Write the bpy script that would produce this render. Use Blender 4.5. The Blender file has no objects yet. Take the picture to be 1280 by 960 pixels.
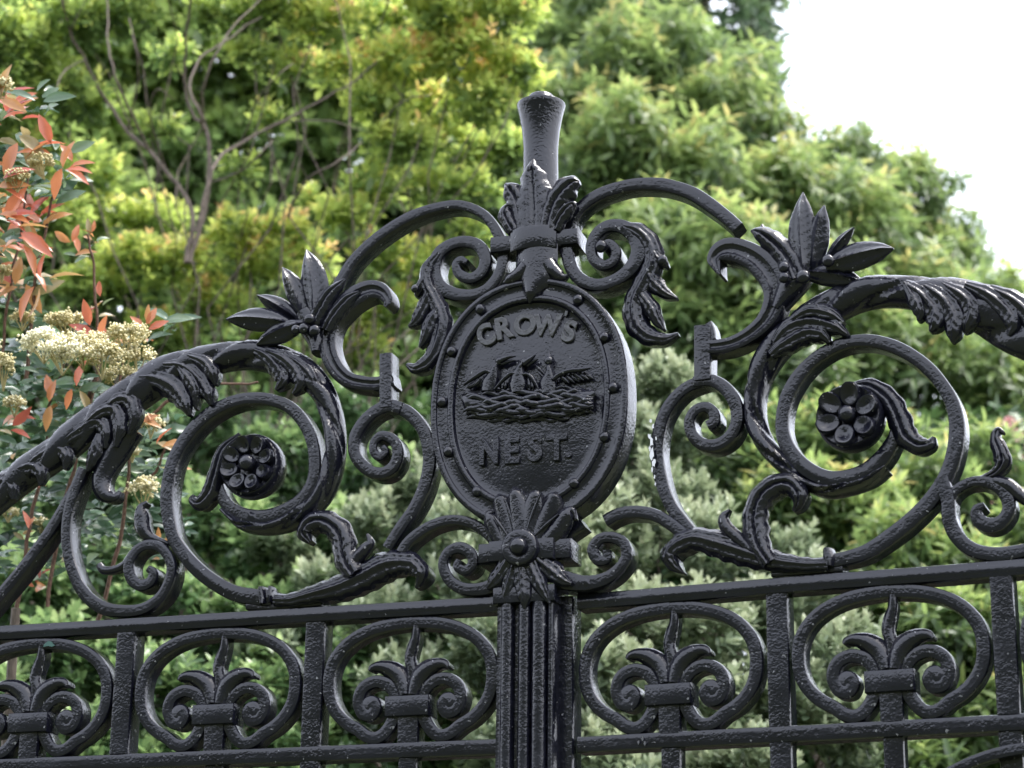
import bpy, math, random
import numpy as np
from mathutils import Matrix, Vector

rad = math.radians
C = bpy.context.scene.collection
scn = bpy.context.scene

# ------------------------------------------------------------------ camera
Z0 = 2.10                                   # height of the upper panel rail above the ground (m)
FPX, YAW, PITCH, ROLL = 2739.3, 0.315, 0.31785, 0.01258   # focal length for a 1280 px wide frame
CAM = np.array([1.11921, -2.09555, Z0 - 0.49702])
def cam_axes():
    cy, sy = math.cos(YAW), math.sin(YAW)
    f = np.array([-sy * math.cos(PITCH), cy * math.cos(PITCH), math.sin(PITCH)])
    r = np.array([cy, sy, 0.0]); u = np.cross(r, f)
    c, s = math.cos(ROLL), math.sin(ROLL)
    return c * r + s * u, -s * r + c * u, f
AR, AU, AF = cam_axes()
cd = bpy.data.cameras.new('camera'); cam = bpy.data.objects.new('camera', cd); C.objects.link(cam)
m = Matrix.Identity(4)
for i in range(3):
    m[i][0], m[i][1], m[i][2], m[i][3] = AR[i], AU[i], -AF[i], CAM[i]
cam.matrix_world = m
cd.sensor_width = 36.0; cd.lens = FPX / 1280 * 36.0; cd.clip_start = 0.05; cd.clip_end = 2000
cd.dof.use_dof = True; cd.dof.focus_distance = 2.32; cd.dof.aperture_fstop = 9.3
scn.camera = cam

# ------------------------------------------------------------------ sky, sun, exposure
SUN_EL, SUN_AZ = rad(62), rad(70)           # high, to the right; azimuth from +Y towards +X
w = bpy.data.worlds.new('World'); scn.world = w; w.use_nodes = True
nt = w.node_tree; nt.nodes.clear()
sky = nt.nodes.new('ShaderNodeTexSky'); sky.sky_type = 'NISHITA'; sky.sun_disc = False
sky.sun_elevation = SUN_EL; sky.sun_rotation = SUN_AZ; sky.dust_density = 6.0; sky.air_density = 1.2
hs = nt.nodes.new('ShaderNodeHueSaturation'); hs.inputs['Saturation'].default_value = 0.62
mixw = nt.nodes.new('ShaderNodeMixRGB'); mixw.inputs[0].default_value = 0.5; mixw.inputs[2].default_value = (9.8, 10.3, 11.7, 1)
bg = nt.nodes.new('ShaderNodeBackground'); bg.inputs[1].default_value = 0.12
ow = nt.nodes.new('ShaderNodeOutputWorld')
nt.links.new(sky.outputs[0], hs.inputs['Color']); nt.links.new(hs.outputs[0], mixw.inputs[1])
nt.links.new(mixw.outputs[0], bg.inputs[0]); nt.links.new(bg.outputs[0], ow.inputs[0])
sl = bpy.data.lights.new('sun', 'SUN'); sl.energy = 1.25; sl.angle = rad(25); sl.color = (1, 0.98, 0.95)
so = bpy.data.objects.new('sun', sl); C.objects.link(so)
sdir = Vector((math.sin(SUN_AZ) * math.cos(SUN_EL), math.cos(SUN_AZ) * math.cos(SUN_EL), math.sin(SUN_EL)))
so.rotation_euler = sdir.to_track_quat('Z', 'Y').to_euler(); so.location = sdir * 30
vs = scn.view_settings; vs.view_transform = 'Standard'; vs.look = 'None'; vs.gamma = 1; vs.exposure = 1.85
scn.view_settings.use_curve_mapping = False
scn.cycles.max_bounces = 6; scn.cycles.transparent_max_bounces = 4

# ------------------------------------------------------------------ helpers
def link(o, parent=None, **props):
    C.objects.link(o)
    if parent is not None: o.parent = parent
    for k, v in props.items(): o[k] = v
    return o
def empty(name, loc, rz=0, **props):
    o = bpy.data.objects.new(name, None); o.empty_display_size = .1
    o.location = loc; o.rotation_euler = (0, 0, rz)
    return link(o, **props)
class MB:
    """collects vertices and faces for one mesh"""
    def __init__(s): s.v = []; s.f = []; s.n = 0
    def add(s, V, F):
        V = np.asarray(V, float); s.v.append(V)
        s.f += [tuple(i + s.n for i in q) for q in F]; s.n += len(V)
        return s
    def build(s, name, mat, parent=None, sharp=42, **props):
        me = bpy.data.meshes.new(name)
        me.from_pydata(np.vstack(s.v).tolist(), [], s.f)
        me.materials.append(mat)
        me.polygons.foreach_set('use_smooth', [True] * len(me.polygons))
        me.set_sharp_from_angle(angle=rad(sharp)); me.update()
        return link(bpy.data.objects.new(name, me), parent, **props)
def grid_faces(n, k, closed=True, off=0):
    F = []
    for i in range(n - 1):
        for j in range(k if closed else k - 1):
            a, b = off + i * k + j, off + i * k + (j + 1) % k
            F.append((a, b, b + k, a + k))
    return F
def catmull(P, per=7):
    P = np.asarray(P, float)
    if len(P) == 2: return P[0] + (P[1] - P[0]) * np.linspace(0, 1, 3)[:, None]
    Q = np.vstack([2 * P[0] - P[1], P, 2 * P[-1] - P[-2]]); out = []
    for i in range(1, len(Q) - 2):
        p0, p1, p2, p3 = Q[i - 1:i + 3]
        for t in np.linspace(0, 1, per, endpoint=False):
            out.append(.5 * ((2 * p1) + (-p0 + p2) * t + (2 * p0 - 5 * p1 + 4 * p2 - p3) * t * t + (-p0 + 3 * p1 - 3 * p2 + p3) * t ** 3))
    out.append(Q[-2]); return np.array(out)
def mat(name):
    mt = bpy.data.materials.new(name); mt.use_nodes = True
    return mt, mt.node_tree, mt.node_tree.nodes['Principled BSDF']
def ray(px, py):
    return AF + AR * ((px - 640) / FPX) + AU * ((480 - py) / FPX)
def at(px, py, d):
    """the point d metres deep in the view behind photo position (px,py)"""
    return CAM + ray(px, py) * d

# ------------------------------------------------------------------ iron paint
def iron(name, base=((.0048, .0050, .0098, 1), (.0095, .0100, .0175, 1))):
    mt, t, b = mat(name)
    N = t.nodes; tc = N.new('ShaderNodeTexCoord')
    n1 = N.new('ShaderNodeTexNoise'); n1.inputs['Scale'].default_value = 360; n1.inputs['Detail'].default_value = 1.5; n1.inputs['Roughness'].default_value = .55
    n2 = N.new('ShaderNodeTexNoise'); n2.inputs['Scale'].default_value = 70; n2.inputs['Detail'].default_value = 3
    n3 = N.new('ShaderNodeTexNoise'); n3.inputs['Scale'].default_value = 14; n3.inputs['Detail'].default_value = 4
    n5 = N.new('ShaderNodeTexNoise'); n5.inputs['Scale'].default_value = 32; n5.inputs['Detail'].default_value = 2
    for n in (n1, n2, n3, n5): t.links.new(tc.outputs['Object'], n.inputs['Vector'])
    mx = N.new('ShaderNodeMath'); mx.operation = 'MULTIPLY_ADD'; mx.inputs[1].default_value = 1.6
    t.links.new(n2.outputs[0], mx.inputs[0]); t.links.new(n1.outputs[0], mx.inputs[2])
    bp = N.new('ShaderNodeBump'); bp.inputs['Distance'].default_value = .0021
    bs = N.new('ShaderNodeMapRange'); bs.inputs[1].default_value = .36; bs.inputs[2].default_value = .66; bs.inputs[3].default_value = .12; bs.inputs[4].default_value = .33; t.links.new(n5.outputs[0], bs.inputs[0]); t.links.new(bs.outputs[0], bp.inputs['Strength'])
    t.links.new(mx.outputs[0], bp.inputs['Height']); t.links.new(bp.outputs[0], b.inputs['Normal'])
    cr = N.new('ShaderNodeValToRGB'); cr.color_ramp.elements[0].position = .35; cr.color_ramp.elements[1].position = .72
    cr.color_ramp.elements[0].color, cr.color_ramp.elements[1].color = base
    t.links.new(n3.outputs[0], cr.inputs[0])
    # specks of dust and pollen caught in the paint
    n4 = N.new('ShaderNodeTexNoise'); n4.inputs['Scale'].default_value = 210; n4.inputs['Detail'].default_value = 1
    t.links.new(tc.outputs['Object'], n4.inputs['Vector'])
    sp = N.new('ShaderNodeMapRange'); sp.inputs[1].default_value = .735; sp.inputs[2].default_value = .78; t.links.new(n4.outputs[0], sp.inputs[0])
    mc = N.new('ShaderNodeMixRGB'); mc.inputs[2].default_value = (.16, .16, .17, 1)
    t.links.new(sp.outputs[0], mc.inputs[0]); t.links.new(cr.outputs[0], mc.inputs[1]); t.links.new(mc.outputs[0], b.inputs['Base Color'])
    rr = N.new('ShaderNodeMapRange'); rr.inputs[1].default_value = .3; rr.inputs[2].default_value = .7; rr.inputs[3].default_value = .11; rr.inputs[4].default_value = .25
    t.links.new(n3.outputs[0], rr.inputs[0]); t.links.new(rr.outputs[0], b.inputs['Roughness'])
    b.inputs['IOR'].default_value = 1.46
    return mt
IRON = iron('black_gloss_paint'); LETTER_GREY = iron('letter_grey_paint', ((.035, .035, .039, 1), (.06, .06, .065, 1)))  # the second is a paler grey copy, used on the upper letters
def plain(name, col, rough=.6):
    mt, t, b = mat(name); b.inputs['Base Color'].default_value = (*col, 1); b.inputs['Roughness'].default_value = rough
    n = t.nodes.new('ShaderNodeTexNoise'); n.inputs['Scale'].default_value = 400
    bp = t.nodes.new('ShaderNodeBump'); bp.inputs['Strength'].default_value = .3; bp.inputs['Distance'].default_value = .001
    t.links.new(n.outputs[0], bp.inputs['Height']); t.links.new(bp.outputs[0], b.inputs['Normal'])
    return mt
CHIP = plain('bare_undercoat', (.72, .72, .76)); PATINA = plain('green_patina', (.03, .09, .075), .5); SCUFF = plain('grey_scuff', (.09, .09, .10))

# ------------------------------------------------------------------ ground
g = MB(); V = []; rg = np.random.default_rng(1)
gx = np.concatenate([[-400, -150], np.arange(-60, 61, 3.0), [150, 400]]); prof_y = [(-400, 9), (-60, 8.2), (-24, 7.4), (-16, 6.9), (-13, 6.2), (-11, 5.2), (-9, 3.4), (-7.5, 1.5), (-6.5, .4), (-5.8, .05), (-5, 0), (400, 0)]  # high bank behind the camera is added, unseen, to darken the gate's reflections
for y, z in prof_y:
    for x in gx: V.append((x, y + (rg.normal() * .25 if -17 < y < -6 else 0), z + (rg.normal() * .25 if -40 < y < -6 else 0)))
g.add(V, [tuple(reversed(q)) for q in grid_faces(len(prof_y), len(gx), False)])
gm, t, b = mat('garden_soil')
n = t.nodes.new('ShaderNodeTexNoise'); n.inputs['Scale'].default_value = 3; n.inputs['Detail'].default_value = 8
cr = t.nodes.new('ShaderNodeValToRGB'); cr.color_ramp.elements[0].color = (.03, .035, .015, 1); cr.color_ramp.elements[1].color = (.07, .085, .03, 1)
t.links.new(n.outputs[0], cr.inputs[0]); t.links.new(cr.outputs[0], b.inputs['Base Color']); b.inputs['Roughness'].default_value = .95
g.build('ground', gm, None, kind='structure')

# ------------------------------------------------------------------ the gate: two leaves, each a plane of its own
class Leaf:
    def __init__(s, origin, ang, root):
        s.o = np.array(origin, float); s.a = ang; s.root = root
        s.ex = np.array([math.cos(ang), math.sin(ang), 0.0]); s.ey = np.array([-math.sin(ang), math.cos(ang), 0.0])
    def xz(s, px, py, y=0.0):
        """position in the leaf (along, height) seen at (px,py) on the plane y behind its face"""
        d = ray(px, py); k = ((s.o + s.ey * y - CAM) @ s.ey) / (d @ s.ey); p = CAM + d * k
        return np.array([(p - s.o) @ s.ex, p[2]])
    def scale(s, px, py):
        a, bx, bz = s.xz(px, py), s.xz(px + 1, py), s.xz(px, py + 1)
        return .5 * (np.linalg.norm(bx - a) + np.linalg.norm(bz - a))
XPOST, PITCHB, BARW, BARD = .42463, .22, .0221, .0266
ZA0, ZA1, ZB0, ZB1 = Z0, Z0 - .0163, Z0 - .1465, Z0 - .1626
XC = XPOST + .032                                                    # axis of the meeting post
rootL = empty('gate_leaf', (XC, 0, 0), 0, label='black cast iron gate leaf carrying the oval nest shield, finial and reeded meeting post', category='gate', group='pair of iron gate leaves')
rootR = empty('gate_leaf', (.50197, .00917, 0), -.08407, label='black cast iron gate leaf right of the oval shield, its scrolls cut off beside it', category='gate', group='pair of iron gate leaves')
GL = Leaf((XC, 0, 0), 0, rootL); GR = Leaf((.50197, .00917, 0), -.08407, rootR)

_k = [0]
def jitter():
    _k[0] += 1
    return (_k[0] * 7 % 23) * .00013
def profile(kind, hw, D):
    if kind == 'flat':
        b = min(.0026, hw * .38, D * .3); q = .29 * b
        return [(-hw + 2 * b, 0), (-hw * .33, -.0002), (hw * .33, -.0002), (hw - 2 * b, 0), (hw - b, 0.0001), (hw - q, q), (hw, b), (hw, b * 2), (hw, D - b), (hw - q, D - q), (hw - b, D),
                (-hw + b, D), (-hw + q, D - q), (-hw, D - b), (-hw, b * 2), (-hw, b), (-hw + q, q), (-hw + b, 0.0001)]
    if kind == 'groove':     # flat bar with a channel along its face
        b = min(.003, hw * .3); g = min(.003, hw * .3)
        f = [(-hw, b), (-hw + .3 * b, .3 * b), (-hw + b, 0), (-hw * .42, 0), (-hw * .3, g * .6), (-hw * .1, g), (hw * .1, g), (hw * .3, g * .6), (hw * .42, 0), (hw - b, 0), (hw - .3 * b, .3 * b), (hw, b)]
        return f + [(hw, D - b), (hw - b, D), (-hw + b, D), (-hw, D - b)]
    if kind == 'round':
        return [(hw * math.cos(a), D / 2 - D / 2 * math.sin(a)) for a in np.linspace(math.pi, -math.pi, 30, endpoint=False)]
    if kind in ('leaf', 'flute', 'bulge', 'vein'):
        e = min(.55 * D, hw * .8); f = []
        for n in np.linspace(-1, 1, 21):
            d = e * abs(n) ** 2.3
            if kind == 'leaf': d += .38 * e * math.exp(-(n / .17) ** 2)
            if kind == 'flute': d += .24 * e * (.5 - .5 * math.cos(3 * 2 * math.pi * (n + 1) / 2 + math.pi)) * (1 - abs(n) ** 4)
            if kind == 'vein': d += -.25 * e * math.exp(-(n / .1) ** 2) + .22 * e * math.exp(-((abs(n) - .45) / .22) ** 2)
            f.append((n * hw, d))
        return f + [(hw * .96, min(D, e * 1.25 + .001)), (hw * .7, D), (-hw * .7, D), (-hw * .96, min(D, e * 1.25 + .001))]
def strip(mb, leaf, pts, prof='flat', proud=0.0, depth=None, per=7, disp=None, wob=.015):
    """a cast bar or leaf swept along pts (x, y, width[, extra proud mm]) traced on the leaf's plane"""
    depth = BARD if depth is None else depth
    P = [tuple(p) + (0,) * (4 - len(p)) for p in pts]
    S = catmull(P, per); j = jitter(); off = depth / 2 if prof == 'round' else 0
    c = np.array([leaf.xz(x, y, -proud + off) for x, y in S[:, :2]]); sc = np.array([leaf.scale(x, y) for x, y in S[:, :2]])
    hw = np.maximum(S[:, 2], .8) * sc / 2; ex = S[:, 3] * .001
    if wob:
        rng = np.random.default_rng(_k[0]); hw = hw * (1 + wob * np.convolve(rng.normal(size=len(hw) + 8), np.ones(9) / 3, 'valid'))
    T = np.gradient(c, axis=0); T /= np.linalg.norm(T, axis=1)[:, None] + 1e-12
    Nn = np.stack([-T[:, 1], T[:, 0]], 1); k = None; V = []
    L = np.concatenate([[0], np.cumsum(np.linalg.norm(np.diff(c, axis=0), axis=1))])
    for i in range(len(c)):
        dd = depth * min(1, .25 + .75 * hw[i] / (.004 if prof == 'round' else .0085)) if prof in ('round', 'leaf', 'flute', 'bulge', 'vein') else depth
        fr_ = 1 + (.07 * math.sin(L[i] * 2 * math.pi / .017) if prof in ('leaf', 'flute') and hw[i] > .005 else 0)
        pr = profile(prof, hw[i] * fr_, dd); k = len(pr); mid = (depth - dd) * .5
        for q, (n, d) in enumerate(pr):
            if disp is not None: n, d = disp(L[i], n, d, hw[i], dd)
            if prof in ('leaf', 'flute', 'vein') and d < dd * .6: d += {'flute': 1, 'leaf': .55, 'vein': .3}[prof] * min(.0009, .05 * hw[i]) * math.sin(2 * math.pi * (L[i] / .0085 - abs(n) / .011))
            x, z = c[i] + Nn[i] * n
            V.append((x, -proud - ex[i] + d + mid + j, z))
    F = grid_faces(len(c), k)
    F += [tuple(range(k))[::-1] if False else tuple(reversed(range(k))), tuple(range((len(c) - 1) * k, len(c) * k))]
    F = [tuple(reversed(q)) for q in F]
    return mb.add(V, F)
def part(leaf, name, pts, prof='flat', proud=0.0, depth=None, parent=None, **kw):
    return strip(MB(), leaf, pts, prof, proud, depth, **kw).build(name, IRON, parent or leaf.root)
def lobes(leaf, name, specs, prof='leaf', proud=.006, depth=.016, parent=None):
    mb = MB()
    for i, s in enumerate(specs): strip(mb, leaf, s, prof, proud + .0004 * i, depth)
    return mb.build(name, IRON, parent or leaf.root)
def box(mb, x0, x1, y0, y1, z0, z1, b=.0022):
    """box with rounded edges along its front and back"""
    ins = [(y0, b), (y0 + .3 * b, .3 * b), (y0 + b, 0), (y1 - b, 0), (y1 - .3 * b, .3 * b), (y1, b)]
    V = []
    for y, i in ins: V += [(x0 + i, y, z0 + i), (x1 - i, y, z0 + i), (x1 - i, y, z1 - i), (x0 + i, y, z1 - i)]
    F = [tuple(reversed(q)) for q in grid_faces(6, 4)] + [(0, 1, 2, 3), (23, 22, 21, 20)]
    F = [tuple(q) for q in F]
    return mb.add(V, F)
def bar(leaf, name, x0, x1, z0, z1, y0=0.0, d=BARD, parent=None):
    """straight bar subdivided along its length with a slightly uneven hand"""
    horiz = (x1 - x0) > (z1 - z0); j = jitter(); L = (x1 - x0) if horiz else (z1 - z0)
    hw = ((z1 - z0) if horiz else (x1 - x0)) / 2; mid = ((z0 + z1) if horiz else (x0 + x1)) / 2
    n = max(3, int(L / .02)); rng = np.random.default_rng(_k[0] + 5); pr = profile('flat', hw, d); k = len(pr); V = []
    w1 = np.convolve(rng.normal(size=n + 12), np.ones(13) / 13, 'valid') * .0009
    for i in range(n):
        s = i / (n - 1) * L
        for a, y in pr:
            V.append((x0 + s, y0 + y + j, mid + a + w1[i]) if horiz else (mid - a + w1[i], y0 + y + j, z0 + s))
    F = [tuple(reversed(q)) for q in grid_faces(n, k)] + [tuple(range(k)), tuple(reversed(range((n - 1) * k, n * k)))]
    return MB().add(V, F).build(name, IRON, parent or leaf.root)
def ball(mb, c, rx, ry=None, rz=None, nu=14, nv=9):
    ry = ry or rx; rz = rz or rx; V = []
    for i in range(nv):
        th = math.pi * i / (nv - 1)
        for jx in range(nu):
            ph = 2 * math.pi * jx / nu
            V.append((c[0] + rx * math.sin(th) * math.cos(ph), c[1] - ry * math.cos(th), c[2] + rz * math.sin(th) * math.sin(ph)))
    return mb.add(V, grid_faces(nv, nu))
def lathe_y(mb, c, prof, n=40, ripple=None):
    """turned about the axis towards the viewer: prof (radius, y)"""
    V = []
    for r, y in prof:
        for j in range(n):
            a = 2 * math.pi * j / n; rr = r * (1 + (ripple(a) if ripple else 0))
            V.append((c[0] + rr * math.cos(a), c[1] + y, c[2] + rr * math.sin(a)))
    return mb.add(V, grid_faces(len(prof), n) + [tuple(reversed(range(n)))])
def lathe_z(mb, c, prof, n=24):
    V = []
    for r, z in prof:
        for j in range(n):
            a = 2 * math.pi * j / n; V.append((c[0] + r * math.cos(a), c[1] + r * math.sin(a), z))
    return mb.add(V, grid_faces(len(prof), n) + [tuple(reversed(range(n))), tuple(range((len(prof) - 1) * n, len(prof) * n))])
def blob(leaf, name, px, py, rpx, proud, parent=None, flat=.8):
    x, z = leaf.xz(px, py, -proud); r = rpx * leaf.scale(px, py)
    return ball(MB(), (x, -proud, z), r, r * flat, r).build(name, IRON, parent or leaf.root)

# ---- frame bars of both leaves
def frame(leaf, xs_bars, xa, xb, stile):
    bar(leaf, 'rail', xa, xb, ZA1, ZA0, -.0012); bar(leaf, 'rail', xa, xb, ZB1, ZB0, -.0012)
    bar(leaf, 'rail', xa, xb, .95, .99, -.0012); bar(leaf, 'rail', xa, xb, .08, .13, -.0012)
    for x in xs_bars:
        bar(leaf, 'panel_bar', x - BARW / 2, x + BARW / 2, ZB0 - .0004, ZA1 + .0004)
        bar(leaf, 'upright', x - .011, x + .011, .13, ZB1 + .0004, .002, .022)
    if stile: bar(leaf, 'stile', stile[0], stile[1], .03, ZA0 - .0005, .0005, .03)
xl = [-.44, -.22, 0, .22]                                             # panel bars of the left leaf (world X)
frame(GL, [x - XC for x in xl[1:]], -.445 - XC, XPOST - XC, (-.465 - XC, -.435 - XC))
frame(GR, [.21269, .43269, .65269], .004, .868, (.866, .896))
bar(GR, 'stile', -.022, -.001, .03, ZA0 - .002, .001, .028)

# ---- one panel ornament: ring whose ends pass a collar and turn out as volutes, with a sprig
def spline2(P, per=7): return catmull(np.array(P, float), per)
def sweep_local(mb, P, prof, y0, depth):
    S = spline2(P); c = S[:, :2]; hw = S[:, 2] / 2; T = np.gradient(c, axis=0); T /= np.linalg.norm(T, axis=1)[:, None] + 1e-12
    Nn = np.stack([-T[:, 1], T[:, 0]], 1); V = []; k = 0
    for i in range(len(c)):
        pr = profile(prof, max(hw[i], .0004), depth); k = len(pr)
        for n, d in pr: q = c[i] + Nn[i] * n; V.append((q[0], y0 + d, q[1]))
    F = [tuple(reversed(q)) for q in grid_faces(len(c), k)] + [tuple(range(k)), tuple(reversed(range((len(c) - 1) * k, len(c) * k)))]
    mb.add(V, F)
RX, RZ = (PITCHB - BARW) / 2 - .0035, (ZA1 - ZB0) / 2 + .001
def panel_meshes():
    out = []
    W = .0134
    def half(s):
        P = [(s * .02, 1 - .09)]
        for a in np.linspace(98, 234, 16): P.append((s * math.copysign(abs(math.cos(rad(a))) ** .88, math.cos(rad(a))) * .94, math.copysign(abs(math.sin(rad(a))) ** .88, math.sin(rad(a))) * .90))
        P += [(s * -.48, -.86), (s * -.37, -.895), (s * -.27, -.82), (s * -.185, -.64), (s * -.135, -.42), (s * -.17, -.2), (s * -.27, -.055), (s * -.41, -.012), (s * -.54, -.11), (s * -.585, -.31), (s * -.53, -.5), (s * -.43, -.53), (s * -.385, -.42), (s * -.42, -.33)]
        return [(x * RX, z * RZ, W) for i, (x, z) in enumerate(P)]
    for s in (1, -1):
        mb = MB(); P = half(s)
        # the ring side and its volute
        sweep_local(mb, P, 'flat', .0022 + (s < 0) * .0004, .0235)
        vx, vz = P[-1][0] - s * .002, P[-1][1] - .004
        lathe_y(mb, (vx, .0028, vz), [(.0001, .0), (.0092, 0), (.0106, .001), (.0113, .003), (.0113, .022)], 22)
        out.append(('ring_scroll', mb))
    mb = MB(); box(mb, -.0240, .0240, -.0034, .026, -.425 * RZ - .0105, -.425 * RZ + .0105, .0018); out.append(('collar', mb))
    mb = MB(); sweep_local(mb, [(0, -1.0 * RZ, .0228), (0, -.5 * RZ, .0228)], 'flat', .0016, .024); out.append(('stem', mb))
    mb = MB()
    U = lambda x, y, wd: ((x - 610) / 442 * RX, (440 - y) / 305 * RZ, wd * .000225)
    sweep_local(mb, [U(612, 520, 88), U(618, 440, 78), U(616, 385, 58), U(606, 335, 58), U(616, 285, 58), U(632, 235, 44), U(636, 180, 36)], 'bulge', .002, .021)
    out.append(('flame', mb))
    for s in (1, -1):
        mb = MB()
        sweep_local(mb, [((x - 610) * s / 442 * RX, (440 - y) / 305 * RZ, wd * .000225) for x, y, wd in [(632, 515, 56), (642, 470, 82), (664, 424, 100), (706, 390, 88), (755, 374, 60), (794, 378, 42), (810, 394, 16)]], 'bulge', -.0022 - .0003 * s, .02)
        out.append(('sprig_leaf', mb))
    return out
panel_src = None
def panel(leaf, xc):
    global panel_src
    e = bpy.data.objects.new('panel_ornament', None); e.empty_display_size = .05
    link(e, leaf.root); e.location = (xc, 0, (ZA1 + ZB0) / 2)
    if panel_src is None:
        panel_src = [mb.build(nm, IRON, e) for nm, mb in panel_meshes()]
    else:
        for s in panel_src:
            c = s.copy(); C.objects.link(c); c.parent = e
    bar(leaf, 'upright', xc - .010, xc + .010, .13, ZB1 + .0004, .003, .02)
for x in (-.33, -.11, .11): panel(GL, x - XC)
panel(GL, (.22 + BARW / 2 + XPOST) / 2 - XC)
panel(GR, (.21269 - BARW / 2) / 2); panel(GR, .32269); panel(GR, .54269); panel(GR, .76)

# ---- reeded meeting post
def reeded():
    mb = MB(); hw = .0315; pr = []
    def arc(cx, r, n=7):
        for a in np.linspace(math.pi, 0, n): pr.append((cx + r * math.cos(a), -r * .95 * math.sin(a)))
    pr += [(-hw, .004), (-hw + .001, .001), (-hw + .0045, .001)]
    arc(-.0192, .0066); pr.append((-.0118, .004)); pr.append((-.0082, .004)); arc(-.0008, .0066); pr.append((.0065, .004)); arc(.0148, .0078); pr.append((.0232, .003)); arc(.0268, .003, 5)
    pr += [(hw, .003), (hw, .04), (-hw, .04)]
    V = []; zs = [.02] + list(np.linspace(1.6, Z0 - .004, 40))
    for z in zs:
        for x, y in pr: V.append((x, y - .008, z))
    k = len(pr); F = [tuple(reversed(q)) for q in grid_faces(len(zs), k)] + [tuple(range(k)), tuple(reversed(range((len(zs) - 1) * k, len(zs) * k)))]
    return mb.add(V, F).build('meeting_post', IRON, rootL, sharp=50)
reeded()
mb = MB(); box(mb, -.0335, .0335, -.0165, .034, Z0 - .012, Z0 + .006, .003); mb.build('post_cap', IRON, rootL)

# ---- left leaf, traced along the bars' centre lines
GLp = lambda *a, **k: part(GL, *a, **k)
GLp('ring_bar', [(338, 746, 20), (318, 745, 20), (288, 739, 19), (256, 720, 18), (232, 697, 17), (214, 670, 16), (207, 640, 16), (206, 612, 16), (212, 580, 16), (222, 557, 16), (240, 533, 16), (262, 513, 16), (290, 500, 15), (317, 496, 15), (340, 499, 15), (359, 507, 15), (374, 522, 15), (386, 544, 15), (391, 570, 15), (389, 598, 15), (377, 620, 16), (355, 636, 17), (330, 644, 17), (305, 643, 17), (285, 633, 16), (274, 617, 14), (270, 600, 12), (276, 582, 8)])
GLp('lower_scroll', [(103, 585, 14), (92, 612, 14), (83, 645, 13), (82, 680, 13), (89, 712, 14), (103, 740, 15), (125, 758, 16), (150, 763, 15), (178, 760, 14), (201, 743, 13), (212, 718, 12), (211, 700, 12), (201, 685, 12), (186, 680, 12), (171, 686, 12), (160, 703, 13), (162, 721, 14), (174, 731, 14), (187, 726, 13), (190, 715, 11), (184, 710, 8)])
GLp('raking_bar', [(95, 605, 15), (62, 660, 14), (37, 695, 14), (15, 723, 14), (-10, 752, 14), (-38, 785, 14)], proud=-.001)
GLp('scroll_leaf', [(179, 625, 5), (172, 632, 12), (172, 645, 20), (174, 658, 19), (183, 669, 12), (206, 677, 4)], 'bulge', .002, .022)
GLp('scroll_bud', [(118, 703, 8), (124, 710, 10), (138, 709, 10), (150, 703, 10), (158, 692, 10), (165, 682, 8)], 'bulge', .001, .022)
GLp('shield_arch', [(415, 366, 13), (424, 349, 13), (442, 322, 13), (472, 294, 13), (510, 270, 13), (545, 258, 12), (573, 255, 12), (597, 263, 12), (613, 277, 12), (626, 300, 13)], depth=.026)
GLp('shield_arch', [(706, 298, 15), (714, 272, 15), (728, 254, 15), (752, 239, 15), (788, 229, 15), (820, 228, 16), (842, 232, 16), (866, 241, 17), (890, 257, 17), (908, 271, 17), (921, 283, 17)], depth=.026)
GLp('branch', [(490, 472, 17), (470, 478, 18), (450, 477, 18), (432, 472, 19), (418, 459, 20), (409, 440, 21), (407, 420, 22), (412, 400, 24), (423, 384, 27), (440, 369, 27), (460, 360, 24), (475, 363, 20), (483, 374, 12), (480, 382, 4)], 'groove', .002, .026)
GLp('link_block', [(481, 441, 16), (481, 472, 16), (481, 508, 16)], proud=.001)
GLp('volute', [(500, 509, 16), (484, 506, 16), (467, 513, 15), (452, 527, 15), (442, 545, 15), (441, 563, 15), (449, 578, 15), (462, 588, 15), (478, 590, 15), (491, 581, 15), (496, 564, 14), (490, 549, 13), (477, 543, 12), (467, 550, 11), (465, 562, 10), (472, 570, 10), (480, 564, 9), (477, 557, 7)])
GLp('volute_arm', [(484, 507, 15), (505, 512, 16), (524, 531, 16), (533, 556, 16), (534, 582, 16), (527, 610, 16), (515, 635, 15), (500, 656, 15), (482, 684, 14)], proud=-.0008)
GLp('base_arm', [(500, 690, 13), (508, 678, 13), (520, 667, 13), (540, 655, 13), (565, 649, 13), (590, 654, 13), (610, 668, 13), (618, 680, 12)])
GLp('base_arm', [(690, 690, 15), (706, 668, 15), (727, 652, 16)], proud=-.004)
GLp('bead', [(330, 736, 10), (331, 747, 13), (332, 757, 10)], 'round', .006, .03)
GLp('bead', [(341, 735, 6), (341, 746, 7), (341, 755, 6)], 'round', .004, .028)

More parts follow.
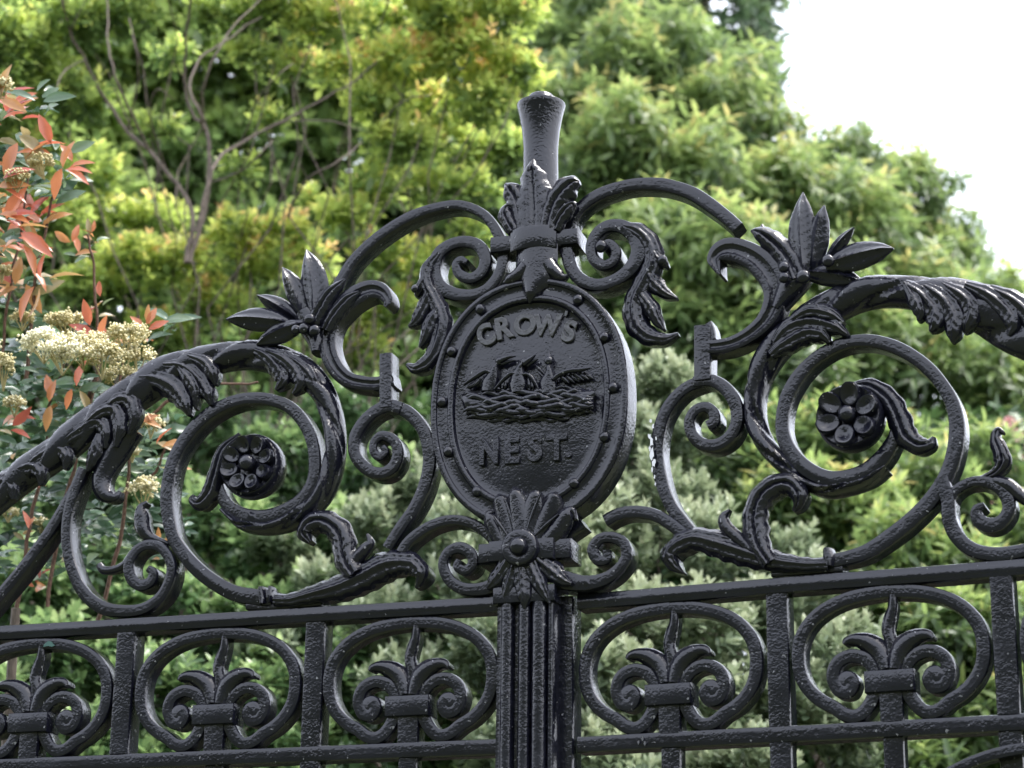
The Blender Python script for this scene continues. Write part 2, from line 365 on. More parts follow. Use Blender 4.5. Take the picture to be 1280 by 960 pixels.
# the thick acanthus stem, its surface fluted on the slant
def slant(freq, lean, amp):
    def f(s, n, d, hw, dd):
        th = math.atan2((dd / 2 - d) / (dd / 2 + 1e-9), n / (hw + 1e-9)) if dd > 0 else 0
        ph = s * freq + th * lean
        fr = max(0.0, math.sin(th)) ** .5 if math.sin(th) > 0 else 0
        a = 1 + amp * fr * (.55 * math.sin(ph) + .3 * math.sin(2 * ph + .9) + .16 * math.sin(3 * ph + 2.1)) + .05 * math.sin(s * 61 + th)
        return n * a, dd / 2 + (d - dd / 2) * a
    return f
GLp('acanthus_stem', [(-262, 812, 28), (-190, 757, 33), (-120, 705, 36), (-60, 662, 38), (0, 618, 39), (50, 580, 40), (100, 543, 41), (140, 511, 44), (180, 485, 46), (225, 461, 42), (270, 449, 36), (310, 445, 35), (345, 449, 36), (372, 460, 36), (396, 481, 31), (413, 512, 26), (420, 543, 24), (418, 575, 23), (410, 604, 22), (395, 629, 21), (371, 650, 19), (340, 660, 15), (305, 658, 11), (282, 640, 7)], 'round', .008, .036, disp=slant(105, 2.6, .26), wob=0, per=10)
lobes(GL, 'acanthus_leaf', [
    [(168, 470, 14), (190, 470, 26), (212, 480, 32), (226, 498, 24), (232, 516, 5)],
    [(200, 452, 10), (225, 455, 22), (244, 470, 26), (255, 488, 18), (258, 503, 4)],
    [(232, 442, 10), (252, 450, 18), (262, 464, 18), (265, 478, 4)],
    [(220, 455, 10), (232, 470, 18), (240, 485, 16), (240, 508, 4)]], 'flute', .012, .022)
lobes(GL, 'acanthus_leaf', [
    [(310, 432, 10), (330, 442, 22), (345, 458, 26), (350, 472, 20), (340, 484, 5)],
    [(330, 436, 10), (352, 446, 20), (368, 462, 22), (372, 478, 16), (362, 490, 4)],
    [(350, 438, 10), (375, 455, 18), (388, 472, 16), (384, 487, 4)]], 'flute', .012, .022)
lobes(GL, 'acanthus_leaf', [
    [(60, 562, 8), (92, 538, 20), (116, 524, 26), (128, 536, 20), (126, 558, 6)],
    [(100, 530, 8), (124, 512, 20), (140, 510, 24), (146, 530, 20), (140, 556, 5)],
    [(125, 510, 8), (146, 496, 20), (160, 500, 22), (164, 520, 16), (156, 540, 4)],
    [(120, 540, 10), (116, 556, 18), (110, 572, 16), (104, 586, 4)]], 'flute', .011, .02)
GLp('stem_hook', [(158, 530, 30), (138, 556, 36), (124, 582, 30), (120, 602, 24), (127, 616, 18), (138, 618, 12), (144, 611, 4)], 'bulge', .004, .026)

lobes(GL, 'acanthus_leaf', [[(-60, 640, 8), (-30, 618, 20), (-4, 600, 26), (10, 606, 20), (12, 622, 5)], [(-20, 615, 8), (12, 590, 20), (34, 580, 26), (46, 588, 20), (46, 604, 5)], [(20, 588, 8), (48, 566, 20), (68, 558, 24), (78, 568, 18), (76, 584, 5)]], 'flute', .010, .018)
# rosettes
def rosette(leaf, px, py, rpx, n, big):
    e = bpy.data.objects.new('rosette', None); link(e, leaf.root); e.empty_display_size = .03
    x, z = leaf.xz(px, py, -.012); r = rpx * leaf.scale(px, py); e.location = (x, 0, z)
    mb = MB(); lathe_y(mb, (0, 0, 0), [(.0001, -.0095), (r * .55, -.0095), (r * .8, -.0115), (r * .93, -.0135), (r, -.0105), (r * 1.04, -.002), (r * 1.03, .008), (r * .92, .018), (r * .6, .026)], 44).build('cup', IRON, e)
    for k in range(n):
        a = 2 * math.pi * (k + .35) / n; q = r * .60; br = r * (.225 if not big else .29)
        mb = MB(); br *= 1.2
        lathe_y(mb, (0, 0, 0), [(.0001, -.0016), (br * .3, -.002), (br * .62, -.0052), (br * .86, -.0058), (br, -.0035), (br * 1.06, .001), (br, .006)], 18, ripple=(lambda t_: .10 * math.cos(2 * (t_ - a)) - .07 * math.exp(-(((t_ - a + math.pi) % (2 * math.pi) - math.pi) / .35) ** 2)))
        V_ = mb.v[0]; tl = .38; rr_ = V_[:, 0] * math.cos(a) + V_[:, 2] * math.sin(a); V_[:, 1] += -rr_ * tl - .0125
        V_[:, 0] += q * 1.05 * math.cos(a); V_[:, 2] += q * 1.05 * math.sin(a)
        mb.build('petal', IRON, e)
    ball(MB(), (0, -.017, 0), r * .27, r * .25, r * .27).build('boss', IRON, e)
rosette(GL, 311, 580, 37, 8, False)
GLp('rosette_leaf', [(296, 540, 6), (276, 560, 16), (266, 590, 22), (258, 614, 24), (246, 627, 18), (236, 622, 10), (238, 616, 4)], 'leaf', .006, .024)

# upper foliage of the left leaf
def pointed(leaf, name, base, tip, wpx, proud, tilt=6.0, bend=0.0):
    bx, by = base; tx, ty = tip; dx, dy = tx - bx, ty - by; P = []
    for t, f in ((0, .35), (.2, .78), (.42, 1), (.62, .93), (.8, .64), (.92, .3), (1, .03)):
        o = bend * math.sin(math.pi * t); P.append((bx + dx * t - dy * o, by + dy * t + dx * o, wpx * f, tilt * t))
    return part(leaf, name, P, 'vein', proud, .013)
for b_, t_, w_, pr_, ti in (((392, 392), (381, 310), 33, .008, 2), ((378, 394), (353, 334), 25, .004, 8), ((370, 398), (321, 369), 21, .0, 6), ((358, 402), (282, 399), 29, .009, 6), ((376, 402), (318, 429), 27, .012, 2)):
    pointed(GL, 'flower_leaf', b_, t_, w_, pr_, ti, .04)
GLp('bract', [(388, 402, 22), (398, 383, 24), (408, 367, 20), (420, 355, 13), (429, 346, 3)], 'leaf', .008, .018)
GLp('bract', [(404, 410, 16), (416, 390, 20), (432, 372, 18), (446, 362, 5)], 'leaf', .008, .018)
GLp('calyx', [(398, 442, 14), (396, 424, 26), (390, 406, 34), (382, 392, 26)], 'round', .007, .03)
for x, y, r in ((387, 399, 7), (380, 411, 7), (393, 413, 7), (370, 412, 6)): blob(GL, 'berry', x, y, r, .013)

# lower acanthus branch of the left leaf
GLp('acanthus_branch', [(338, 747, 15), (360, 747, 17), (390, 739, 23), (420, 730, 31), (450, 716, 36), (475, 703, 36), (495, 700, 30), (512, 702, 26), (522, 714, 20), (518, 726, 10), (513, 731, 3)], 'flute', .010, .036)
GLp('acanthus_leaf', [(440, 716, 22), (430, 702, 30), (425, 686, 30), (423, 670, 32), (414, 656, 30), (398, 648, 26), (383, 652, 24), (376, 664, 18), (383, 675, 7)], 'leaf', .012, .03)
GLp('acanthus_leaf', [(430, 714, 14), (440, 697, 16), (452, 684, 15), (459, 675, 10), (455, 665, 3)], 'bulge', .010, .02)
GLp('fillet', [(306, 757, 8), (340, 757, 9), (400, 752, 8)], proud=-.002)

# ---- centre: shield
e = bpy.data.objects.new('shield', None); link(e, rootL); e.empty_display_size = .05
SP = .013                                                             # the shield's face stands proud of the leaf
sx, sz = GL.xz(659, 499, -SP); s0 = GL.scale(660, 500); e.location = (sx, -SP, sz)
srx, srz = 122.5 * s0, 153 * s0
def ell(a, i):
    c, s_ = math.cos(a), math.sin(a); p = 2.22
    return (srx - i) * math.copysign(abs(c) ** (2 / p), c), (srz - i) * math.copysign(abs(s_) ** (2 / p), s_)
def dome(i): return .0075 - .0045 * (1 - ((srx - i) / (srx - 36 * s0)) ** 2)
mb = MB(); px_ = s0 * .93; V = []; NS = 96
pf = [(.004, .040), (0, .037), (0, .004), (.0008, .001), (.0022, 0), (6.5 * px_, 0), (8.2 * px_, .0008), (9 * px_, .003), (11 * px_, .0038), (22 * px_, .0038), (23.5 * px_, .003), (24.5 * px_, .0008), (26 * px_, 0.0002), (29 * px_, .0), (31 * px_, .0012), (32.5 * px_, .006), (36 * px_, .0075)] + [(i * px_, dome(i * px_)) for i in (44, 52, 60, 70, 80, 92, 105, 115, 121.5)]
for i, y in pf:
    for k in range(NS): x, z = ell(2 * math.pi * k / NS, i); V.append((x, y, z))
F = grid_faces(len(pf), NS) + [tuple(range((len(pf) - 1) * NS, len(pf) * NS)), tuple(reversed(range(NS)))]
mb.add(V, F).build('plate', IRON, e)
def sl_(px, py, y=0.0):
    q = GL.xz(px, py, -SP + y); return q[0] - sx, q[1] - sz
for x, y in ((600, 386), (564, 439), (552, 502), (560, 564), (596, 614), (722, 374), (755, 421), (766, 484), (755, 546), (717, 604)):
    q = sl_(x, y, .001); ball(MB(), (q[0], .0028, q[1]), 6.8 * s0, 6.4 * s0, 6.8 * s0).build('rivet', IRON, e)
def letter(ch, px, py, hpx, rot, wide=1.0, yoff=.0056):
    cu = bpy.data.curves.new('letter', 'FONT'); cu.body = ch; cu.size = 1; cu.extrude = .055; cu.bevel_depth = .022; cu.bevel_resolution = 1; cu.offset = .03
    cu.align_x = 'CENTER'
    o = bpy.data.objects.new('letter', cu); C.objects.link(o); bpy.context.view_layer.update()
    me = bpy.data.meshes.new_from_object(o.evaluated_get(bpy.context.evaluated_depsgraph_get())); bpy.data.objects.remove(o)
    co = np.zeros(len(me.vertices) * 3); me.vertices.foreach_get('co', co); co = co.reshape(-1, 3)
    mx, mn = co.max(0), co.min(0); co[:, :2] -= ((mx + mn) / 2)[:2]
    k = hpx * s0 / (.72 if ch in "'." else (mx - mn)[1]); k = k if ch not in "'." else hpx * s0 / (mx - mn)[1]
    q = sl_(px, py, yoff); c, s = math.cos(rot), math.sin(rot)
    x = co[:, 0] * k * wide; z = co[:, 1] * k
    P = np.stack([q[0] + c * x - s * z, yoff - (co[:, 2] - mn[2]) * k * .95 + .0008, q[1] + s * x + c * z], 1)
    me.vertices.foreach_set('co', P.ravel()); me.materials.clear(); me.materials.append(LETTER_GREY if py < 480 else IRON); me.update()
    me.name = 'letter'; o = bpy.data.objects.new('letter', me); link(o, e)
    return o
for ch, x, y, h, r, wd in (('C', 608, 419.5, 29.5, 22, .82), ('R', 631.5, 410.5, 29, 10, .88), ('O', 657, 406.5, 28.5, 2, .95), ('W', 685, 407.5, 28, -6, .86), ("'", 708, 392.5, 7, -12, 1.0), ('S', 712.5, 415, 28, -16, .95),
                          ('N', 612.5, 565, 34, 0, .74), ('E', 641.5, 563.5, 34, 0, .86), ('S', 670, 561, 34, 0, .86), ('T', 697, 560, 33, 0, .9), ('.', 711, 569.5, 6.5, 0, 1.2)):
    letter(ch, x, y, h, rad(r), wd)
# nest and the three birds
class Sub:                                                            # lets strip() work in the shield's own coordinates
    def __init__(s): s.root = e
    def xz(s, px, py, y=0.0): return np.array(sl_(px, py, y))
    def scale(s, px, py): return s0
SH = Sub(); PL = -.0066                                               # plate level (recessed)
mb = MB(); rng = random.Random(4)
strip(mb, SH, [(577, 495, 8), (590, 503, 26), (620, 506, 34), (660, 506, 35), (700, 501, 32), (728, 495, 24), (742, 489, 8)], 'bulge', PL + .0105, .012, wob=0)
for row in range(8):
    t = row / 7; x = 575 + rng.random() * 8
    while x < 732:
        L = min(rng.uniform(24, 42), 741 - x); x1 = x + L; u = ((x + x1) / 2 - 660) / 84
        half = 19.5 * math.sqrt(max(.02, 1 - abs(u) ** 2.6)); yc = 505.5 - 2.5 * u - 4 * u * u
        y = yc - half + t * 2 * half + rng.uniform(-1, 1); k = 1 if rng.random() < .5 else -1; a = rng.uniform(1.0, 2.4) * k
        hgt = 14 * math.sqrt(max(0, 1 - (2 * t - 1) ** 2 * .85)) * (1 - .45 * u * u) + 2.5
        P = [(x, y + a * .5, 3, -2.0), (x + L * .28, y - a, 6, 1.4), (x + L * .5, y, 6.5, .6), (x + L * .74, y + a, 6, 1.4), (x + L, y - a * .3 , 2.6, -2.2)]
        strip(mb, SH, P, 'round', PL + hgt * .001, .0060, per=4, wob=0); x += L * .58
mb.build('nest', IRON, e)
def bird(specs):
    mb = MB()
    for P, pr, dep, prof in specs: strip(mb, SH, P, prof, PL + pr * 1.25 + .002, dep * 1.3, per=5, wob=0) if prof != 'ball' else ball(mb, (sl_(P[0], P[1])[0], -PL - pr * 1.25 - .002, sl_(P[0], P[1])[1]), P[2] * s0, P[2] * s0 * .8, P[2] * s0)
    return mb.build('bird', IRON, e)
feather = lambda x0, y0, x1, y1, w=4.5: [(x0, y0, w * .8), ((x0 + x1) / 2, (y0 + y1) / 2 + 1, w), (x1, y1, 1)]
bird([([(611, 490, 20), (613, 479, 23), (617, 469, 16), (620, 460, 9), (624, 454, 7)], .009, .012, 'round'), ((625, 452, 5.6), .005, 0, 'ball'),
      ([(624, 450, 7), (634, 446, 5), (644, 444.5, 1)], .012, .006, 'round'), ([(626, 454, 5), (635, 451, 4), (644, 449.5, 1)], .010, .005, 'round'),
      ([(613, 466, 5), (606, 464, 6), (594, 471, 6), (579, 481, 2)], .010, .007, 'round')] +
     [(feather(611 - i * 5, 468 + i * 2.6, 600 - i * 4.4, 483 + i * .3, 6), .008, .006, 'round') for i in range(5)])
bird([([(648, 492, 18), (648, 480, 24), (649, 469, 18), (652, 460, 10), (656, 455, 7)], .010, .013, 'round'), ((657, 454, 5.8), .006, 0, 'ball'),
      ([(655, 454, 8), (663, 448, 6), (669, 443, 1)], .013, .007, 'round'), ([(658, 456, 6), (666, 451, 5), (672, 448, 1)], .011, .006, 'round'),
      ([(645, 468, 4), (639, 467, 5), (630, 474, 5), (618, 487, 2)], .011, .007, 'round'), ([(653, 468, 4), (660, 468, 5), (667, 475, 5), (673, 486, 2)], .011, .007, 'round')] +
     [(feather(642 - i * 5, 470 + i * 4, 639 - i * 4, 487, 5), .008, .006, 'round') for i in range(4)] + [(feather(657 + i * 4, 470 + i * 4, 659 + i * 4, 487, 5), .008, .006, 'round') for i in range(3)])
bird([([(685, 492, 20), (685, 479, 24), (687, 468, 14), (687, 459, 8), (687, 452, 6)], .010, .013, 'round'), ((687, 452, 5.6), .006, 0, 'ball'), ([(687, 450, 7), (686.5, 445, 5), (687, 439, 1)], .009, .006, 'round'),
      ([(691, 474, 5), (699, 468, 6), (710, 463.5, 6), (724, 462, 6), (737, 460, 2)], .011, .007, 'round'),
      ([(680, 467, 3), (674, 461, 4), (669, 456, 1)], .009, .005, 'round'), ([(681, 473, 3), (675, 467, 4), (671, 462, 1)], .009, .005, 'round')] +
     [(feather(700 + i * 6, 468 - i * .6, 712 + i * 6, 479 - i * 1.2, 6), .008 - i * .0003, .006, 'round') for i in range(6)])

# ---- centre: collar, tongue, palmettes, finial, volutes
def xr(px, py, y=0): return GL.xz(px, py, y)
a, b2 = xr(612, 306, -.008), xr(722, 299, -.008)
mb = MB(); box(mb, a[0], b2[0], -.0085, .030, a[1] - .0092, a[1] + .0095, .003); mb.build('collar_band', IRON, rootL)
mb = MB(); c0, c1 = xr(636, 297, -.018), xr(693, 297, -.018); V = []; ns = 13
for z, yy in ((a[1] - .0128, .004), (a[1] - .0125, .0008), (a[1] - .0105, 0), (a[1] + .0105, 0), (a[1] + .0125, .0008), (a[1] + .0128, .004)):
    for i in range(ns):
        u = i / (ns - 1) * 2 - 1; V.append(((c0[0] + c1[0]) / 2 + u * (c1[0] - c0[0]) / 2, -.020 + .008 * abs(u) ** 2.4 + yy, z))
    V += [((c1[0]), .01, z), (c0[0], .01, z)]
k = ns + 2; F = [tuple(reversed(q)) for q in grid_faces(6, k)] + [tuple(range(k)), tuple(reversed(range(5 * k, 6 * k)))]
mb.add(V, F).build('collar_boss', IRON, rootL)
lobes(GL, 'tongue', [[(668, 300, 50), (667, 325, 50), (666, 345, 46), (663, 358, 30), (659, 376, 2)],
                     [(655, 330, 24), (645, 340, 18), (633, 347, 13), (626, 350, 3)], [(680, 326, 24), (690, 336, 18), (699, 342, 12), (706, 340, 3)]], 'bulge', .019, .02)
lobes(GL, 'palmette', [
    [(664, 292, 46), (664, 268, 56), (664, 248, 56), (664, 232, 40), (664, 222, 10)],
    [(640, 286, 16), (633, 274, 19), (629, 263, 18), (633, 255, 10), (639, 259, 3)], [(690, 284, 18), (698, 268, 21), (707, 257, 20), (714, 252, 9), (712, 263, 3)],
    [(652, 288, 24), (647, 262, 26), (642, 244, 28), (634, 232, 20), (628, 226, 4)], [(680, 286, 26), (687, 258, 30), (697, 240, 34), (711, 227, 28), (722, 224, 5)],
    [(666, 290, 36), (665, 258, 38), (664, 232, 38), (663, 214, 30), (663, 204, 16), (664, 195, 2)]], 'leaf', .016, .018)
fx, fz = xr(675.5, 240, .012)
zz = lambda py: xr(675.5, py, .012)[1]; q = GL.scale(675, 180) * 1.03
mb = MB(); lathe_z(mb, (fx, .012, 0), [(.018, zz(300)), (20.5 * q, zz(240)), (19.8 * q, zz(200)), (19.8 * q, zz(185)), (21.5 * q, zz(165)), (24.5 * q, zz(147)), (27 * q, zz(137)), (28 * q, zz(133)), (27.6 * q, zz(131.5)), (24 * q, zz(130.5)), (16.4 * q, zz(130)), (15.4 * q, zz(128.5)), (14.8 * q, zz(122)), (13 * q, zz(120)), (6 * q, zz(119.6))], 28)
mb.build('finial', IRON, rootL)
GLp('top_volute', [(628, 312, 14), (624, 336, 14), (611, 356, 14), (592, 366, 14), (568, 366, 16), (548, 356, 17), (540, 337, 17), (546, 316, 16), (561, 304, 15), (580, 300, 15), (597, 306, 15), (605, 322, 15), (600, 338, 15), (587, 346, 14), (573, 341, 12), (568, 330, 10), (574, 323, 9), (582, 326, 7)], 'flat', .003, .03)
GLp('top_volute', [(706, 308, 16), (713, 334, 16), (726, 349, 16), (746, 355, 16), (768, 349, 16), (786, 336, 18), (797, 316, 20), (794, 296, 20), (779, 283, 18), (760, 281, 16), (745, 291, 15), (738, 307, 14), (741, 322, 14), (752, 330, 14), (765, 326, 13), (769, 313, 13), (760, 304, 13), (752, 310, 13)], 'flat', .003, .03)
blob(GL, 'volute_eye', 751, 308, 8, .006)
lobes(GL, 'acanthus_leaf', [
    [(545, 312, 8), (532, 330, 16), (530, 350, 18), (540, 372, 22), (549, 395, 24), (546, 420, 26), (535, 445, 22), (518, 457, 16), (504, 452, 4)],
    [(540, 355, 10), (532, 368, 18), (524, 385, 20), (516, 398, 15), (506, 404, 3)], [(545, 385, 12), (536, 400, 20), (530, 416, 16), (521, 431, 4)],
    [(532, 338, 8), (524, 352, 14), (519, 362, 10), (517, 368, 4)]], 'flute', .009, .024)
lobes(GL, 'acanthus_leaf', [
    [(772, 277, 8), (796, 285, 20), (812, 304, 24), (812, 328, 26), (800, 352, 28), (790, 376, 30), (793, 400, 30), (808, 416, 24), (828, 420, 14), (845, 413, 4)],
    [(806, 335, 16), (815, 350, 22), (828, 362, 15), (843, 368, 3)], [(800, 365, 16), (812, 382, 20), (820, 398, 14), (827, 408, 4)],
    [(812, 306, 12), (819, 318, 14), (828, 326, 11), (831, 329, 5)]], 'flute', .009, .024)
blob(GL, 'leaf_knob', 828, 325, 6, .008); blob(GL, 'leaf_knob', 519, 361, 5, .008)
GLp('base_volute', [(632, 722, 24), (605, 734, 18), (580, 735, 15), (561, 725, 14), (552, 706, 13), (557, 690, 13), (572, 683, 14), (586, 690, 14), (589, 703, 13), (580, 712, 12), (570, 707, 11), (573, 699, 9)], 'flat', .006, .03)
GLp('base_volute', [(694, 722, 26), (725, 728, 20), (752, 724, 17), (771, 712, 15), (782, 695, 14), (779, 679, 14), (765, 671, 14), (749, 673, 14), (740, 686, 14), (746, 699, 13), (757, 698, 12), (758, 687, 10)], 'flat', .006, .03)
a, b2 = xr(597, 692, -.014), xr(713, 684, -.014); mb = MB(); box(mb, a[0], b2[0], -.0145, .03, a[1] - .0105, a[1] + .0105, .003); mb.build('tie_band', IRON, rootL)
a2, b3 = xr(610, 690, -.02), xr(692, 686, -.02); mb = MB(); box(mb, a2[0], b3[0], -.0205, .02, a[1] - .0112, a[1] + .0112, .003); mb.build('tie_band', IRON, rootL)
bx, bz = xr(648, 683, -.03); r = s0 * 22
lathe_y(MB(), (bx, -.030, bz), [(.0001, .0005), (r * .6, .0005), (r * .82, 0), (r * .94, .0012), (r, .004), (r, .012)], 36).build('tie_boss', IRON, rootL)
ball(MB(), (bx, -.031, bz), r * .5, r * .42, r * .5).build('boss_knob', IRON, rootL)
lobes(GL, 'palmette', [
    [(649, 690, 60), (650, 668, 70), (651, 645, 76), (652, 628, 68), (653, 618, 30)],
    [(628, 684, 20), (619, 665, 24), (612, 650, 22), (608, 640, 12), (614, 637, 3)], [(674, 682, 24), (690, 664, 28), (703, 646, 24), (712, 636, 11), (717, 647, 4)],
    [(636, 684, 26), (631, 656, 32), (627, 636, 30), (622, 622, 20), (620, 615, 4)], [(664, 684, 28), (674, 656, 34), (684, 634, 34), (690, 619, 22), (693, 612, 4)],
    [(648, 684, 30), (649, 652, 36), (645, 628, 34), (641, 612, 14), (640, 606, 3)], [(653, 684, 30), (659, 652, 34), (664, 628, 34), (669, 612, 12)]], 'bulge', .019, .02)
lobes(GL, 'palmette_rib', [[(643, 668, 2), (636, 640, 4), (630, 622, 2)], [(650, 665, 2), (650, 635, 4), (652, 611, 2)], [(657, 668, 2), (666, 640, 4), (676, 616, 2)], [(636, 672, 2), (624, 655, 4), (617, 645, 2)], [(664, 672, 2), (682, 655, 4), (697, 642, 2)]], 'round', .0225, .006)
lobes(GL, 'pendant_leaf', [
    [(632, 700, 22), (622, 716, 22), (612, 728, 16), (605, 733, 4)], [(670, 698, 26), (688, 712, 26), (700, 722, 18), (711, 727, 5)],
    [(640, 702, 22), (634, 724, 20), (628, 742, 14), (624, 752, 3)], [(660, 702, 22), (670, 724, 22), (678, 740, 14), (684, 752, 3)],
    [(650, 700, 30), (651, 724, 30), (653, 744, 20), (652, 759, 3)]], 'flute', .022, .024)

# ---- right leaf
GRp = lambda *a, **k: part(GR, *a, **k)
GRp('ring_bar', [(1030, 700, 18), (1048, 698, 18), (1080, 689, 19), (1110, 670, 20), (1138, 648, 20), (1163, 622, 20), (1182, 592, 20), (1192, 562, 20), (1195, 532, 19), (1190, 505, 18), (1178, 482, 17), (1160, 460, 17), (1137, 442, 16), (1112, 430, 16), (1085, 424, 16), (1058, 426, 16), (1033, 436, 16), (1010, 453, 16), (992, 475, 17), (980, 500, 17), (976, 530, 17), (981, 553, 18), (994, 573, 19), (1012, 588, 20), (1034, 597, 21), (1058, 596, 22), (1082, 587, 22), (1101, 570, 21), (1114, 550, 18), (1118, 535, 12)])
GRp('acanthus_stem', [(1572, 700, 46), (1525, 636, 54), (1460, 560, 60), (1400, 492, 66), (1340, 440, 72), (1300, 417, 78), (1265, 401, 72), (1225, 385, 60), (1185, 374, 52), (1145, 365, 42), (1110, 364, 38), (1075, 369, 42), (1045, 381, 42), (1015, 397, 40), (985, 420, 38), (962, 448, 34), (948, 475, 29), (943, 500, 26), (945, 525, 25), (953, 548, 24), (967, 568, 22), (985, 588, 18), (1005, 604, 14), (1032, 614, 13), (1060, 611, 12), (1088, 602, 11), (1110, 587, 8)], 'round', .008, .040, disp=slant(-90, -2.6, .26), wob=0, per=10)
lobes(GR, 'acanthus_leaf', [
    [(1128, 350, 10), (1150, 366, 28), (1166, 386, 34), (1166, 402, 22), (1160, 411, 4)], [(1148, 350, 10), (1176, 370, 30), (1190, 392, 34), (1190, 410, 22), (1188, 424, 4)],
    [(1175, 350, 10), (1205, 370, 28), (1212, 388, 26), (1206, 404, 16), (1203, 412, 3)], [(1130, 352, 10), (1142, 372, 20), (1148, 388, 16), (1146, 398, 4)]], 'flute', .012, .024)
lobes(GR, 'acanthus_leaf', [
    [(965, 425, 12), (985, 405, 26), (1012, 398, 32), (1038, 404, 24), (1056, 414, 6)], [(960, 440, 12), (980, 425, 24), (1004, 412, 28), (1024, 414, 20), (1034, 424, 5)],
    [(985, 398, 10), (1010, 386, 20), (1035, 390, 20), (1052, 400, 5)]], 'flute', .012, .024)
lobes(GR, 'acanthus_leaf', [
    [(1205, 352, 10), (1235, 366, 26), (1258, 386, 30), (1264, 404, 18), (1258, 416, 4)], [(1235, 356, 10), (1268, 374, 28), (1290, 398, 30), (1296, 420, 10)]], 'flute', .012, .02)
rosette(GR, 1060, 519, 40, 6, True)
GRp('rosette_leaf', [(1058, 480, 8), (1084, 480, 20), (1108, 496, 28), (1121, 520, 30), (1130, 542, 30), (1146, 554, 24), (1160, 552, 18), (1165, 543, 5)], 'leaf', .006, .026)
GRp('branch', [(877, 433, 18), (895, 432, 18), (915, 428, 19), (936, 417, 21), (955, 400, 24), (966, 378, 28), (967, 356, 31), (957, 336, 33), (940, 320, 32), (918, 311, 31), (902, 312, 29), (892, 322, 20), (895, 334, 10), (899, 342, 3)], 'groove', .002, .026)
for b_, t_, w_, pr_, ti in (((1004, 338), (1002, 238), 34, .008, 2), ((1014, 336), (1030, 256), 29, .005, 7), ((1030, 328), (1068, 285), 17, .001, 8), ((1030, 330), (1116, 309), 36, .010, 4), ((1000, 338), (1078, 350), 28, .004, 3)):
    pointed(GR, 'flower_leaf', b_, t_, w_, pr_, ti, -.03)
GRp('bract', [(996, 345, 34), (984, 322, 36), (970, 305, 30), (955, 293, 24), (944, 287, 14), (936, 285, 3)], 'leaf', .008, .02)
GRp('bract', [(966, 300, 18), (957, 290, 18), (951, 283, 10), (950, 277, 2)], 'leaf', .004, .016)
GRp('calyx', [(972, 388, 16), (984, 366, 30), (996, 348, 36), (1010, 332, 26)], 'round', .007, .03)
for x, y, r_ in ((980, 334, 7), (980, 347, 7), (1004, 346, 9), (1035, 326, 8)): blob(GR, 'berry', x, y, r_, .013)
GRp('link_block', [(877, 406, 21), (877, 440, 21), (877, 474, 21)], proud=.001)
GRp('link_stub', [(879, 407, 22), (884, 414, 18), (890, 424, 8)], proud=-.001, depth=.024)
GRp('volute', [(865, 476, 14), (888, 474, 15), (907, 486, 16), (918, 505, 16), (919, 527, 16), (910, 545, 16), (893, 555, 16), (875, 553, 15), (863, 541, 14), (860, 525, 13), (867, 512, 13), (880, 507, 13), (890, 514, 13), (891, 526, 14), (883, 531, 13)])
GRp('volute_arm', [(880, 473, 15), (857, 482, 15), (840, 497, 15), (827, 518, 15), (820, 545, 16), (819, 570, 16), (825, 602, 16), (836, 630, 16), (852, 652, 16), (872, 676, 16)], proud=-.0008)
GRp('base_arm', [(755, 650, 15), (768, 643, 15), (784, 639, 15), (807, 640, 15), (826, 647, 15), (846, 661, 15), (862, 676, 14)])
GRp('bead', [(1036, 688, 12), (1038, 699, 18), (1039, 710, 12)], 'round', .007, .03)
GRp('acanthus_branch', [(1032, 702, 17), (1005, 703, 19), (975, 700, 24), (945, 693, 32), (915, 683, 36), (888, 675, 34), (864, 670, 28), (844, 677, 26), (832, 690, 22), (838, 704, 14), (848, 712, 3)], 'flute', .010, .036)
GRp('acanthus_leaf', [(960, 702, 20), (947, 682, 28), (941, 662, 33), (940, 640, 33), (948, 618, 32), (965, 604, 30), (983, 602, 27), (995, 613, 24), (995, 627, 16), (988, 636, 5)], 'leaf', .012, .03)
GRp('acanthus_leaf', [(936, 686, 14), (921, 672, 16), (906, 658, 16), (901, 645, 13), (909, 634, 3)], 'bulge', .010, .02)
GRp('fillet', [(963, 716, 8), (1000, 713, 9), (1052, 709, 8)], proud=-.002)
GRp('lower_scroll', [(1176, 596, 18), (1184, 625, 18), (1186, 650, 18), (1197, 672, 18), (1217, 687, 18), (1245, 692, 18), (1280, 687, 17), (1312, 676, 16), (1336, 645, 15), (1346, 600, 15), (1348, 550, 15), (1352, 500, 15), (1362, 462, 15)])
GRp('inner_scroll', [(1184, 634, 12), (1193, 613, 13), (1215, 601, 13), (1240, 604, 15), (1256, 618, 16), (1260, 636, 16), (1250, 651, 17), (1235, 655, 18), (1222, 648, 17), (1220, 636, 13), (1230, 630, 7)], proud=-.001)
GRp('scroll_leaf', [(1252, 537, 4), (1245, 534, 9), (1242, 545, 15), (1249, 563, 22), (1250, 578, 20), (1236, 591, 12), (1198, 603, 4)], 'leaf', .002, .024)
GRp('scroll_bud', [(1240, 598, 12), (1258, 604, 18), (1275, 618, 17), (1292, 627, 14), (1305, 622, 4)], 'bulge', .002, .024)
GRp('brace', [(1110, 1030, 15), (1150, 988, 15), (1190, 963, 15), (1235, 944, 15), (1285, 934, 15), (1345, 930, 15), (1420, 936, 15)], proud=.010, depth=.02)

